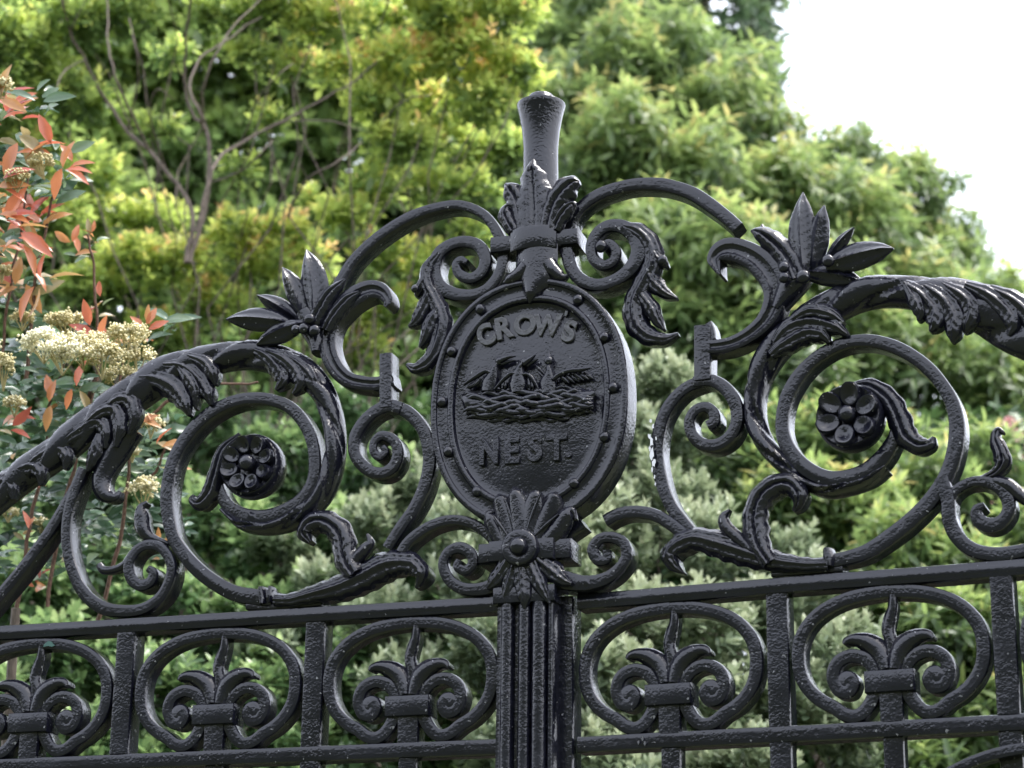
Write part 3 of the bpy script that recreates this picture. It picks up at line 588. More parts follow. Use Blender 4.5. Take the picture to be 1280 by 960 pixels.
# worn paint: flakes on the sawn edge, a green stain on a ring, a grey scuff on the rail
def flake(leaf, px, py, rx, ry, proud, seed, mt, name):
    rg = random.Random(seed); V = []; n = 11; x, z = leaf.xz(px, py, -proud); s = leaf.scale(px, py)
    for y in (0, .0007):
        for k in range(n):
            a_ = 2 * math.pi * k / n; q = rg.uniform(.45, 1.15) if y == 0 else 1
            V.append([x + rx * s * math.cos(a_) * q, -proud + y, z + ry * s * math.sin(a_) * q])
    for k in range(n): V[n + k][0] = V[k][0]; V[n + k][2] = V[k][2]
    return MB().add(V, [tuple(range(n))] + [tuple(reversed(q)) for q in grid_faces(2, n)]).build(name, mt, leaf.root)
for i, (x, y, a_, b_) in enumerate(((813, 526, 1.6, 3), (816, 533, 1.6, 4), (811.5, 545, 1.8, 4), (814, 552, 2.6, 7), (815, 566, 3.2, 10), (812, 561, 1.4, 3), (817, 578, 2.6, 6), (815, 587, 1.6, 5), (818, 596, 1.0, 3), (819, 605, .9, 3), (820, 548, .9, 3))):
    flake(GR, x, y, a_, b_, .0012, i, CHIP, 'paint_flake')
flake(GL, 61, 805, 11, 4, -.0013, 31, PATINA, 'green_stain')
for i, (x, y) in enumerate(((798, 928), (803, 923), (806, 929))): flake(GR, x, y, 1.6, 3, .0016, 50 + i, SCUFF, 'scuff')

# ------------------------------------------------------------------ plants
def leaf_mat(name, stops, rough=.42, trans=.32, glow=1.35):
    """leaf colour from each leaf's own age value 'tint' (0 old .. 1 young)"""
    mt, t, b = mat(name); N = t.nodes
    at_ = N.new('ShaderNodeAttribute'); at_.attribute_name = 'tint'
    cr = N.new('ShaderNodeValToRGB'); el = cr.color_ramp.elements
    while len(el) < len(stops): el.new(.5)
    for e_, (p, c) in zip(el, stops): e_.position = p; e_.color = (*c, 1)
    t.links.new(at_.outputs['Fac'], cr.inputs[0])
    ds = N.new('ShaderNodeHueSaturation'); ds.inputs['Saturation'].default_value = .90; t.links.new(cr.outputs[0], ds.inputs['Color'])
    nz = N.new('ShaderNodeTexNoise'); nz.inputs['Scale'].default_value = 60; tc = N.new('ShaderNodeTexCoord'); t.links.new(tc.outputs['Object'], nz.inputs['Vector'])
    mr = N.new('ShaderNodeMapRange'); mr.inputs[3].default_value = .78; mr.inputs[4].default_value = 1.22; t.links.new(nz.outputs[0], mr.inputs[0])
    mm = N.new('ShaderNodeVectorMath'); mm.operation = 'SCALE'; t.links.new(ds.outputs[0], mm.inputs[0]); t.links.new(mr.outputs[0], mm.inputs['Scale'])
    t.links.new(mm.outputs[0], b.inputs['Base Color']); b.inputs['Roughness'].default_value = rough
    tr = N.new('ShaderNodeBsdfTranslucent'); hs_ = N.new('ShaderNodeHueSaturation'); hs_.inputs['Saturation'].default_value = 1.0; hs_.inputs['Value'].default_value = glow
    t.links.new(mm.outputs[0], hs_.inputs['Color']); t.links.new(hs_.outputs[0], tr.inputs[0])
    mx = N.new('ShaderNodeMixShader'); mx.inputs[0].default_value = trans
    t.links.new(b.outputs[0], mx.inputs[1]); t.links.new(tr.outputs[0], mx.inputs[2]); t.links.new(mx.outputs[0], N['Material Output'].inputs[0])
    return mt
def bark(name, c0, c1):
    mt, t, b = mat(name); n = t.nodes.new('ShaderNodeTexNoise'); n.inputs['Scale'].default_value = 45; n.inputs['Detail'].default_value = 5
    cr = t.nodes.new('ShaderNodeValToRGB'); cr.color_ramp.elements[0].color = (*c0, 1); cr.color_ramp.elements[1].color = (*c1, 1); cr.color_ramp.elements[0].position = .35; cr.color_ramp.elements[1].position = .65
    t.links.new(n.outputs[0], cr.inputs[0]); t.links.new(cr.outputs[0], b.inputs['Base Color']); b.inputs['Roughness'].default_value = .85
    bp = t.nodes.new('ShaderNodeBump'); bp.inputs['Strength'].default_value = .5; bp.inputs['Distance'].default_value = .004; t.links.new(n.outputs[0], bp.inputs['Height']); t.links.new(bp.outputs[0], b.inputs['Normal'])
    return mt
BARK = bark('grey_brown_bark', (.05, .038, .03), (.16, .125, .10)); TWIG = bark('red_brown_twig', (.06, .03, .02), (.16, .09, .06))

def leaf_template(wid, fold=.16, curl=.12, point=1.0):
    """unit leaf along +x, upper face +z: stalk, folded blade, tip"""
    V = [(0, 0, 0)]
    for x, h in ((.22, .72), (.5, 1.0), (.78, .62 * point)):
        z = -curl * x * x; V += [(x, -h * wid / 2, z + fold * wid * h), (x, 0, z), (x, h * wid / 2, z + fold * wid * h)]
    V.append((1, 0, -curl))
    F = [(0, 1, 2), (0, 2, 3), (1, 4, 5, 2), (2, 5, 6, 3), (4, 7, 8, 5), (5, 8, 9, 6), (7, 10, 8), (8, 10, 9)]
    return np.array(V), F
def frames(D, Nn):
    """rotation matrices with x along D and z near Nn"""
    X = D / (np.linalg.norm(D, axis=1)[:, None] + 1e-9)
    Z = Nn - X * (Nn * X).sum(1)[:, None]; Z /= np.linalg.norm(Z, axis=1)[:, None] + 1e-9
    Y = np.cross(Z, X); return np.stack([X, Y, Z], 2)
def unit(v): return v / (np.linalg.norm(v, axis=-1, keepdims=True) + 1e-9)
def tube(mb, P, R, n=7):
    P = np.asarray(P, float); T = np.gradient(P, axis=0); T = unit(T); up = np.array([.13, .31, .94]); V = []
    for i in range(len(P)):
        a = unit(np.cross(T[i], up)); c = np.cross(T[i], a)
        for j in range(n): q = 2 * math.pi * j / n; V.append(P[i] + R[i] * (math.cos(q) * a + math.sin(q) * c))
    return mb.add(V, grid_faces(len(P), n) + [tuple(reversed(range(n))), tuple(range((len(P) - 1) * n, len(P) * n))])
def wander(a, b, n, amp, rg):
    a, b = np.array(a), np.array(b); t = np.linspace(0, 1, n)[:, None]
    o = np.cumsum(rg.normal(size=(n, 3)), 0) * amp * np.linalg.norm(b - a) / math.sqrt(n); o -= o[0] + (o[-1] - o[0]) * t
    return a + (b - a) * t + o

def emit(root, V, F, P, R, S, T, mt, name, keep=300, bits=6, picks=True):
    """leaves P,R,S,T (place, frame, size, tint): the ones that show largest as objects of their own, the rest as one mass"""
    d = P - CAM; dep = d @ AF; sx_ = 640 + FPX * (d @ AR) / dep; sy_ = 480 - FPX * (d @ AU) / dep
    # a leaf shows when nothing of its plant stands nearer on its own patch of the picture
    cell = (np.round(sx_ / 9).astype(int) * 4096 + np.round(sy_ / 9).astype(int)); order = np.argsort(dep)
    first = np.zeros(len(P), bool); _, idx = np.unique(cell[order], return_index=True); first[order[idx]] = True
    vis = (sx_ > 8) & (sx_ < 1272) & (sy_ > 8) & (sy_ < 952) & first
    side = np.abs((unit(d) * R[:, :, 2]).sum(1))
    score = np.where(vis, S / dep * (.25 + side), -1); k = min(keep, int((score > 0).sum())) if picks else 0
    top = np.argsort(-score)[:k]; rest = np.ones(len(P), bool); rest[top] = False
    tm = []
    for b_ in range(bits):
        me = bpy.data.meshes.new(name); me.from_pydata(V.tolist(), [], F); me.materials.append(mt)
        me.polygons.foreach_set('use_smooth', [True] * len(me.polygons))
        a_ = me.attributes.new('tint', 'FLOAT', 'POINT'); a_.data.foreach_set('value', np.full(len(V), (b_ + .5) / bits)); tm.append(me)
    ro = np.array(root.location)
    for i in top:
        o = bpy.data.objects.new(name, tm[int(min(bits - 1, max(0, T[i] * bits)))])
        M = Matrix([[*(R[i][r] * S[i]), P[i][r] - ro[r]] for r in range(3)] + [[0, 0, 0, 1]]); link(o, root); o.matrix_local = M
    if rest.any():
        P, R, S, T = P[rest], R[rest], S[rest], T[rest]; nv = len(V); n = len(P)
        W = (np.einsum('nij,vj->nvi', R, V) * S[:, None, None] + P[:, None, :] - ro).reshape(-1, 3)
        me = bpy.data.meshes.new('foliage'); me.vertices.add(n * nv); me.vertices.foreach_set('co', W.ravel())
        sizes = np.array([len(f) for f in F]); li = np.concatenate([np.array(f) for f in F])
        allidx = (li[None, :] + np.arange(n)[:, None] * nv).ravel(); me.loops.add(len(allidx)); me.loops.foreach_set('vertex_index', allidx)
        ls = np.concatenate([[0], np.cumsum(sizes)[:-1]]); ls = (ls[None, :] + np.arange(n)[:, None] * sizes.sum()).ravel()
        me.polygons.add(n * len(F)); me.polygons.foreach_set('loop_start', ls)
        me.update(calc_edges=True); me.polygons.foreach_set('use_smooth', np.ones(n * len(F), bool))
        a_ = me.attributes.new('tint', 'FLOAT', 'POINT'); a_.data.foreach_set('value', np.repeat(T, nv).astype(np.float32))
        me.materials.append(mt); me.validate(); link(bpy.data.objects.new('foliage', me), root, kind='stuff')

def shoots(rg, lobes_, per_r2, style):
    """shoot tips spread over the outer shell of every lobe: position, axis, lobe value"""
    Ps, As, Vs = [], [], []
    for (px, py, r, d, *o) in lobes_:
        c = at(px, py, d); rm = r * d / FPX; n = max(6, int(per_r2 * (r / 50.0) ** 2)); v = o[0] if o else .5
        u = unit(rg.normal(size=(n, 3))); u[:, 1] -= .25; u[:, 2] += .12; u = unit(u)
        f = .5 + .5 * rg.random(n) ** .45
        lump = 1 + .16 * np.sin(u @ rg.normal(size=3) * 4 + rg.random() * 6) + .12 * np.sin(u @ rg.normal(size=3) * 7)
        p = c + u * (rm * f * lump)[:, None] * np.array([1, style.get('dep', 1.0), style.get('flat', .92)])
        ax = unit(u * style['out'] + np.array([0, 0, style['up']]) + rg.normal(size=(n, 3)) * style['rand'])
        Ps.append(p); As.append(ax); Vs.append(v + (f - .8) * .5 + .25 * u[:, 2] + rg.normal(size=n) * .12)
    return np.vstack(Ps), np.vstack(As), np.concatenate(Vs)
def dress(rg, P, A, Vv, style):
    """set leaves round each shoot"""
    k = style['leaves']; n = len(P); L = style['len']; q = []
    ref = unit(np.cross(A, rg.normal(size=(n, 3)))); ref2 = np.cross(A, ref)
    LP, LR, LS, LT = [], [], [], []
    for i in range(k):
        t = i / max(1, k - 1); ph = i * 2.4 + rg.random(n) * .8
        side = ref * np.cos(ph)[:, None] + ref2 * np.sin(ph)[:, None]
        op = style['open'][0] + (style['open'][1] - style['open'][0]) * t + rg.normal(size=n) * .15
        D = A * np.cos(op)[:, None] + side * np.sin(op)[:, None]; D[:, 2] -= style['droop'] * (1 - .5 * t); D = unit(D)
        Nn = A * .8 + np.array([0, 0, .7]) - side * .2 + rg.normal(size=(n, 3)) * .28
        LP.append(P + A * (style['stem'] * L * (t - .6))[..., None] if np.ndim(L) else P + A * style['stem'] * L * (t - .6))
        LR.append(frames(D, Nn)); LS.append(L * (.72 + .5 * rg.random(n)) * (1 - style['taper'] * t))
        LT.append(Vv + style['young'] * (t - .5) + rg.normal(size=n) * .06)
    return np.vstack(LP), np.vstack(LR), np.concatenate(LS), np.clip(np.concatenate(LT), .01, .99)
def woody(root, rg, base, lobes_, mt, r0, twigs=None, trunk_to=None, lr=.3):
    """trunk from the ground, a limb to every lobe"""
    ro = np.array(root.location); base = np.array(base, float)
    cs = [at(l[0], l[1], l[3]) for l in lobes_]; top = np.mean(cs, 0) if trunk_to is None else np.array(trunk_to)
    fork = base + (top - base) * .55; P = wander(base, fork, 9, .05, rg)
    tube(MB(), P - ro, np.linspace(r0, r0 * .7, 9), 9).build('trunk', mt, root)
    for i, c in enumerate(cs):
        mb = MB(); Q = wander(fork + (top - fork) * rg.random() * .3, c, 10, .10, rg); tube(mb, Q - ro, np.linspace(r0 * lr, r0 * .06, 10), 6)
        for p in (() if twigs is None else twigs):
            if int(np.argmin([np.linalg.norm(p - q) for q in cs])) == i: tube(mb, wander(c, p, 5, .08, rg) - ro, np.linspace(r0 * .06, r0 * .025, 5), 4)
        mb.build('limb', mt, root)
def plant(name, label, cat, seed, base, lobes_, style, mt, wood, r0, per, tmpl, group=None, keep=300, leafname='leaf', twig_n=60, lr=.3):
    rg = np.random.default_rng(seed)
    root = empty(name, (base[0], base[1], 0), 0, label=label, category=cat)
    if group: root['group'] = group
    P, A, V_ = shoots(rg, lobes_, per, style); LP, LR, LS, LT = dress(rg, P, A, V_, style)
    V, F = tmpl; emit(root, V, F, LP, LR, LS, LT, mt, leafname, keep)
    woody(root, rg, (base[0], base[1], 0), lobes_, wood, r0, P[rg.choice(len(P), min(twig_n, len(P)), replace=False)], lr=lr)
    return root
def gpt(px, d):
    p = at(px, 480, d); return (p[0], p[1])

# distant dark evergreen that closes the view behind the gate
EVER = leaf_mat('evergreen_leaf', [(0, (.03, .06, .03)), (.5, (.07, .13, .055)), (1, (.16, .24, .09))], .34, .35, 1.5)
st = dict(out=.8, up=.35, rand=.5, leaves=7, len=.10, open=(1.35, .6), droop=.25, stem=.7, taper=.25, young=.25, dep=.8)
lb = [(880, 5, 112, 10.6, .65), (905, 112, 68, 10.4, .65), (800, 90, 105, 10.4, .6), (700, 60, 120, 10.6, .6), (760, -90, 150, 11, .6), (600, -40, 140, 11, .6), (590, 110, 120, 10.8, .5), (640, 230, 120, 10.6, .25), (760, 230, 120, 10.5, .25), (880, 240, 110, 10.5, .3), (980, 300, 110, 10.6, .35), (1090, 340, 95, 10.8, .4), (700, 360, 120, 10.5, .2), (820, 390, 120, 10.5, .25), (940, 430, 120, 10.5, .25)]
plant('evergreen_tree', 'tall dark evergreen tree behind the finial, its edge against the white sky', 'tree', 11, gpt(760, 11), lb, st, EVER, BARK, .16, 95, leaf_template(.32), 'trees behind the gate')

# thicket behind the yellow tree at the left
st = dict(out=.7, up=.5, rand=.6, leaves=7, len=.085, open=(1.4, .6), droop=.15, stem=.8, taper=.25, young=.25, dep=.8)
THICK = leaf_mat('thicket_leaf', [(0, (.035, .065, .022)), (.5, (.13, .21, .055)), (1, (.36, .47, .11))], .35, .55, 1.7)
lb = [(-60, 20, 150, 8.6, .75), (70, 30, 130, 8.4, .85), (170, 60, 120, 8.6, .75), (290, 40, 130, 8.7, .65), (420, 60, 130, 8.7, .55), (-40, 220, 140, 8.2, .6), (80, 190, 95, 8.3, .7), (200, 220, 120, 8.5, .45), (330, 200, 120, 8.6, .55), (450, 220, 120, 8.7, .5), (550, 260, 110, 8.6, .25), (0, 380, 140, 8.0, .4), (140, 360, 130, 8.2, .4), (290, 370, 130, 8.3, .3), (430, 380, 130, 8.4, .25), (560, 420, 130, 8.4, .25), (100, 510, 140, 8, .3), (280, 520, 140, 8, .25), (460, 540, 140, 8, .25), (640, 520, 130, 8.2, .25), (-40, -110, 130, 8.8, .7), (240, -90, 150, 8.8, .6), (450, -80, 130, 8.9, .45)]
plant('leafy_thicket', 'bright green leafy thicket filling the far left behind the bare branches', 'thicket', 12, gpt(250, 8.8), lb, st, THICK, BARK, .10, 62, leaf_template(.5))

# clipped hedge low down behind the shrubs
HEDGE = leaf_mat('hedge_leaf', [(0, (.014, .034, .010)), (.5, (.035, .085, .022)), (1, (.10, .18, .05))], .4, .25)
st = dict(out=.8, up=.4, rand=.6, leaves=7, len=.06, open=(1.4, .6), droop=.1, stem=.8, taper=.25, young=.3, dep=.8)
lb = [(x, y, 92, 6.3 + .1 * ((x // 10 + y) % 5), .35) for y in (600, 720, 840, 960) for x in range(-120, 1440, 105)] + [(x, y, 150, 6.8, .35) for y in (730, 900) for x in range(1500, 2800, 160)]
lb += [(x, y, 190, 6.9, .35) for y in (1130, 1400, 1680, 1950) for x in range(-900, 2900, 260)] + [(x, y, 170, 6.9, .35) for y in (620, 860) for x in range(-1000, -150, 230)]
plant('evergreen_hedge', 'dense dark green hedge in the gloom low behind the shrubs', 'hedge', 18, gpt(640, 6.5), lb, st, HEDGE, BARK, .04, 60, leaf_template(.45), lr=.2)

# big lanceolate tree at the right
LAUREL = leaf_mat('lanceolate_leaf', [(0, (.030, .058, .024)), (.4, (.085, .145, .045)), (.78, (.20, .285, .07)), (.975, (.32, .38, .10)), (1, (.38, .28, .10))], .3, .45, 1.6)
st = dict(out=.75, up=.55, rand=.35, leaves=9, len=.085, open=(1.75, .75), droop=.35, stem=.55, taper=.3, young=.28, dep=1.0)
lb = [(690, 70, 56, 8.9, .5), (760, 15, 66, 9.0, .5), (930, 90, 44, 9.0, .5), (1140, 238, 56, 9.1, .5), (1192, 302, 50, 9.1, .5), (700, 150, 72, 8.4, .55), (770, 95, 78, 8.6, .55), (850, 70, 70, 8.8, .5), (900, 150, 74, 8.5, .55), (790, 190, 82, 8.0, .55), (720, 240, 70, 8.0, .4), (880, 235, 80, 7.9, .6), (970, 185, 58, 8.6, .55), (985, 260, 84, 8.0, .6), (1055, 215, 66, 8.8, .5), (1110, 265, 76, 9.0, .5), (1070, 300, 84, 8.1, .6), (1165, 340, 70, 8.9, .5), (1150, 390, 84, 8.0, .55), (1240, 410, 80, 8.6, .5), (1330, 440, 100, 8.6, .5), (830, 310, 88, 7.4, .5), (920, 340, 90, 7.2, .55), (1010, 380, 90, 7.3, .5), (1090, 450, 95, 7.3, .5), (1190, 490, 95, 7.4, .5), (1290, 530, 100, 7.4, .5), (860, 430, 90, 7.1, .4), (960, 480, 95, 7.0, .4), (760, 400, 90, 7.6, .3), (1400, 580, 120, 7.8, .45)]
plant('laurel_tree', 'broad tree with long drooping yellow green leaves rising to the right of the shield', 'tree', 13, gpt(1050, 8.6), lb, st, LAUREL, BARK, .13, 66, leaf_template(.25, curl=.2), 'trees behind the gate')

# small-leaved tree with young orange tips and bare limbs at the left
YEL = leaf_mat('small_yellow_leaf', [(0, (.045, .085, .022)), (.3, (.13, .20, .045)), (.65, (.31, .39, .065)), (.95, (.48, .48, .10)), (1, (.55, .32, .12))], .3, .55, 1.8)
st = dict(out=.5, up=.85, rand=.45, leaves=8, flat=.55, len=.033, open=(1.45, .5), droop=.05, stem=1.3, taper=.25, young=.20, dep=1.0)
lb = []
for x, y, r, v in ((30, 70, 60, .55), (-30, 150, 70, .5), (90, 120, 50, .5), (40, 200, 50, .55), (400, 30, 46, .75), (480, 25, 48, .75), (560, 20, 50, .75), (640, 20, 40, .7), (430, 85, 42, .8), (510, 80, 50, .85), (590, 70, 52, .85), (470, 130, 40, .7), (545, 130, 44, .8), (610, 130, 44, .75), (650, 90, 30, .7), (500, 180, 40, .65), (570, 185, 46, .7), (640, 185, 36, .55), (110, 215, 46, .6), (60, 270, 50, .6), (130, 275, 44, .65), (200, 275, 40, .7), (170, 330, 44, .7), (240, 330, 44, .75), (300, 290, 38, .8), (330, 330, 40, .8), (270, 380, 44, .75), (360, 290, 30, .8), (390, 325, 34, .7), (440, 270, 34, .75), (400, 255, 26, .6), (470, 230, 34, .65), (520, 235, 34, .6), (590, 240, 34, .55), (480, 320, 36, .75), (540, 330, 34, .7), (590, 300, 30, .5), (440, 400, 34, .75), (500, 390, 32, .65), (460, 440, 30, .65), (300, 210, 22, .6), (340, 150, 24, .6), (320, 70, 30, .6), (360, 90, 26, .65), (200, 160, 22, .55), (215, 70, 26, .5), (160, 20, 40, .5), (270, 20, 34, .55), (340, 10, 40, .65), (90, 30, 46, .5), (200, 420, 44, .6), (120, 360, 44, .6), (340, 420, 34, .6), (-40, 260, 60, .55), (-40, 30, 70, .5), (500, -40, 60, .7), (620, -50, 60, .65), (380, -50, 60, .65), (200, -50, 60, .5)):
    lb.append((x, y, r, 5.3 + ((x * 7 + y * 13) % 10) * .06, v - .16))
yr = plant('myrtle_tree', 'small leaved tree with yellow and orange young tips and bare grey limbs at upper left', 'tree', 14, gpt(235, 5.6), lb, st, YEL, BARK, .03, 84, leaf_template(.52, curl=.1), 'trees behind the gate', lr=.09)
# its bare limbs
rg = np.random.default_rng(3); ro = np.array(yr.location)
for pts, r in (([(232, 330), (240, 272), (215, 225), (186, 188), (160, 160), (132, 118), (108, 72), (88, 36), (74, -10), (60, -60)], 6.0),
               ([(236, 330), (252, 265), (258, 205), (255, 165), (243, 148), (232, 118), (228, 80), (230, 40), (240, -20)], 6.0),
               ([(246, 290), (262, 232), (278, 198), (300, 182), (345, 158), (390, 132), (440, 100), (480, 60)], 5.0),
               ([(262, 228), (300, 212), (340, 172)], 2.6), ([(255, 160), (248, 140), (232, 110), (245, 70), (290, 40), (320, 20)], 4.0), ([(254, 160), (256, 110), (280, 55), (330, 0)], 3.4),
               ([(186, 188), (150, 110), (136, 60), (130, 0)], 3.4), ([(160, 160), (175, 90), (165, 20)], 2.6), ([(210, 215), (190, 150), (200, 110), (222, 120)], 2.4),
               ([(300, 185), (330, 120), (370, 80)], 2.4), ([(345, 158), (400, 150), (450, 160)], 2.2), ([(108, 72), (80, 90), (70, 130)], 2.0), ([(88, 36), (110, -10)], 2.0), ([(360, 270), (385, 225), (420, 205), (450, 180)], 3.0), ([(385, 225), (375, 205)], 2.0), ([(480, 150), (505, 125), (540, 115)], 2.2), ([(505, 125), (490, 105)], 1.6), ([(300, 300), (310, 270), (306, 250)], 2.0), ([(600, 360), (560, 380), (500, 420), (440, 470)], 2.2), ([(400, 460), (470, 420), (540, 370)], 2.2)):
    S = catmull(np.array(pts, float), 6); dd = 5.05 + .18 * np.sin(np.linspace(0, 3, len(S)) + r)
    P = np.array([at(x, y, d) for (x, y), d in zip(S, dd)]) + np.cumsum(rg.normal(size=(len(S), 3)), 0) * .0015
    tube(MB(), P - ro, np.linspace(r * .55, r * .25, len(S)) * 5.1 / FPX, 7).build('branch', BARK, yr)

# dark green low shrub below the left scrolls
st = dict(out=.6, up=.8, rand=.5, leaves=9, len=.034, open=(1.5, .55), droop=.05, stem=.9, taper=.3, young=.45, dep=1.0)
LOW = leaf_mat('low_shrub_leaf', [(0, (.026, .055, .022)), (.4, (.07, .14, .045)), (.8, (.21, .31, .10)), (1, (.33, .42, .17))], .3, .4, 1.6)
lb = [(x + (7 * i % 23) - 10, y, r, d, v) for i, (x, y, r, d, v) in enumerate([(30, 640, 60, 4.6, .45), (120, 600, 60, 4.7, .3), (200, 640, 60, 4.6, .35), (280, 660, 60, 4.5, .4), (360, 590, 60, 4.8, .35), (330, 700, 60, 4.4, .45), (420, 680, 56, 4.4, .45), (250, 540, 60, 4.9, .25), (470, 600, 56, 4.6, .35), (40, 740, 60, 4.3, .5), (130, 720, 56, 4.4, .35), (210, 770, 60, 4.2, .35), (300, 790, 60, 4.2, .35), (390, 770, 60, 4.2, .4), (90, 830, 60, 4.1, .35), (200, 870, 66, 4.0, .35), (320, 880, 66, 4.0, .35), (440, 860, 66, 4.0, .35), (0, 900, 70, 4.0, .35), (100, 950, 70, 3.9, .35), (240, 970, 70, 3.9, .35), (400, 970, 70, 3.9, .35), (540, 940, 70, 4.0, .35), (-60, 700, 80, 4.4, .45), (-70, 850, 80, 4.2, .4), (520, 720, 56, 4.4, .4), (180, 560, 50, 4.9, .25), (430, 520, 50, 4.9, .3), (560, 620, 50, 4.6, .4)])]
plant('box_shrub', 'low dark green shrub with small leaves seen through the left scrolls and panels', 'shrub', 15, gpt(260, 4.6), lb, st, LOW, BARK, .03, 78, leaf_template(.5, curl=.08), 'shrubs behind the gate')

# grey green shrub with pale rosettes in the centre
st = dict(out=.55, up=1.0, rand=.4, leaves=11, len=.026, open=(1.5, .3), droop=0, stem=1.2, taper=.3, young=.5, dep=1.0)
GREY = leaf_mat('grey_green_leaf', [(0, (.045, .07, .036)), (.35, (.115, .165, .085)), (.7, (.26, .32, .18)), (1, (.42, .46, .29))], .5, .25)
lb = [(640, 650, 60, 4.1, .5), (720, 600, 56, 4.2, .5), (800, 560, 50, 4.2, .5), (790, 490, 34, 4.3, .5), (840, 480, 34, 4.3, .6), (870, 540, 46, 4.2, .5), (760, 680, 60, 4.0, .6), (830, 630, 56, 4.1, .55), (880, 690, 56, 4.0, .55), (690, 730, 60, 3.9, .6), (600, 730, 56, 4.0, .5), (560, 680, 50, 4.1, .45), (780, 770, 60, 3.85, .6), (880, 790, 60, 3.8, .6), (960, 770, 50, 3.9, .5), (980, 700, 44, 4.1, .4), (620, 820, 60, 3.8, .4), (760, 860, 66, 3.7, .55), (880, 890, 66, 3.7, .55), (980, 870, 60, 3.75, .5), (1050, 830, 60, 3.8, .5), (1070, 920, 60, 3.7, .5), (640, 940, 70, 3.7, .4), (780, 970, 70, 3.6, .5), (930, 980, 70, 3.6, .5), (1130, 860, 44, 3.85, .45), (510, 860, 56, 3.9, .4), (690, 560, 40, 4.3, .4), (520, 620, 46, 4.3, .5), (470, 660, 46, 4.25, .5), (410, 740, 46, 4.15, .5), (480, 780, 50, 4.0, .45), (350, 680, 40, 4.3, .5), (560, 560, 36, 4.4, .5), (330, 820, 40, 4.05, .4), (1010, 740, 46, 3.95, .5)]
plant('olearia_shrub', 'grey green shrub with pale rosettes of small leaves behind the centre of the gate', 'shrub', 16, gpt(800, 4.2), lb, st, GREY, BARK, .03, 92, leaf_template(.46, curl=.02, point=1.2), 'shrubs behind the gate')

# lower lanceolate shrub at the right
st = dict(out=.7, up=.6, rand=.4, leaves=9, len=.062, open=(1.65, .6), droop=.25, stem=.6, taper=.3, young=.45, dep=1.0)
lb = [(940, 560, 50, 5.4, .4), (1000, 620, 56, 5.2, .5), (1080, 640, 60, 5.2, .55), (1160, 610, 56, 5.4, .45), (1230, 580, 56, 5.6, .45), (1130, 700, 60, 5.0, .45), (1040, 560, 56, 5.5, .4), (1210, 720, 60, 5.0, .45), (1290, 680, 60, 5.2, .45), (1120, 560, 50, 5.6, .4), (1180, 800, 66, 4.8, .4), (1270, 800, 66, 4.8, .4), (1220, 900, 70, 4.7, .4), (1300, 920, 70, 4.7, .4), (1100, 780, 56, 4.9, .4), (1140, 960, 66, 4.6, .4), (1370, 760, 80, 5, .4), (950, 640, 44, 5.2, .45), (900, 580, 44, 5.3, .4)]
plant('laurel_shrub', 'lower shrub of long glossy green leaves behind the right hand ring and panels', 'shrub', 17, gpt(1150, 5.3), lb, st, LAUREL, BARK, .03, 60, leaf_template(.27, curl=.18), 'shrubs behind the gate')

# pink flowering bush at the far right edge
PINK = leaf_mat('pink_petal', [(0, (.55, .18, .22)), (.5, (.72, .36, .38)), (1, (.82, .55, .55))], .5, .3)
rg = np.random.default_rng(21); rp = empty('flowering_bush', (*gpt(1290, 6.6), 0), 0, label='bush dotted with pink blossom at the right edge beyond the scroll', category='bush', group='shrubs behind the gate')
lb = [(1265, 560, 34, 6.6, .4), (1280, 610, 40, 6.5, .4), (1310, 560, 44, 6.6, .4), (1320, 640, 50, 6.5, .4), (1262, 640, 26, 6.5, .35)]
stp = dict(out=.7, up=.6, rand=.5, leaves=7, len=.05, open=(1.5, .6), droop=.1, stem=.8, taper=.3, young=.4, dep=1.0)
P, A, V_ = shoots(rg, lb, 40, stp); V, F = leaf_template(.45); emit(rp, V, F, *dress(rg, P, A, V_, stp), THICK, 'leaf', 60)
woody(rp, rg, (*gpt(1290, 6.6), 0), lb, BARK, .02)
V, F = leaf_template(.85, curl=-.1, point=1.5); ro = np.array(rp.location)
for x, y in ((1247, 553), (1272, 545), (1262, 568), (1276, 577), (1242, 580), (1266, 592), (1278, 605), (1255, 610), (1272, 622), (1290, 560), (1300, 600), (1310, 580), (1246, 626), (1262, 530), (1279, 640)):
    fl = MB(); c = at(x, y, 6.25); n = 7
    R_ = frames(unit(np.array([[math.cos(k * 2.4), -.5, math.sin(k * 2.4)] for k in range(n)])), np.tile([0, -1.0, .3], (n, 1)))
    for k in range(n): fl.add((R_[k] @ (V * .024).T).T + c - ro, F)
    o = fl.build('blossom', PINK, rp); a_ = o.data.attributes.new('tint', 'FLOAT', 'POINT'); a_.data.foreach_set('value', np.full(len(o.data.vertices), rg.random()).astype(np.float32))

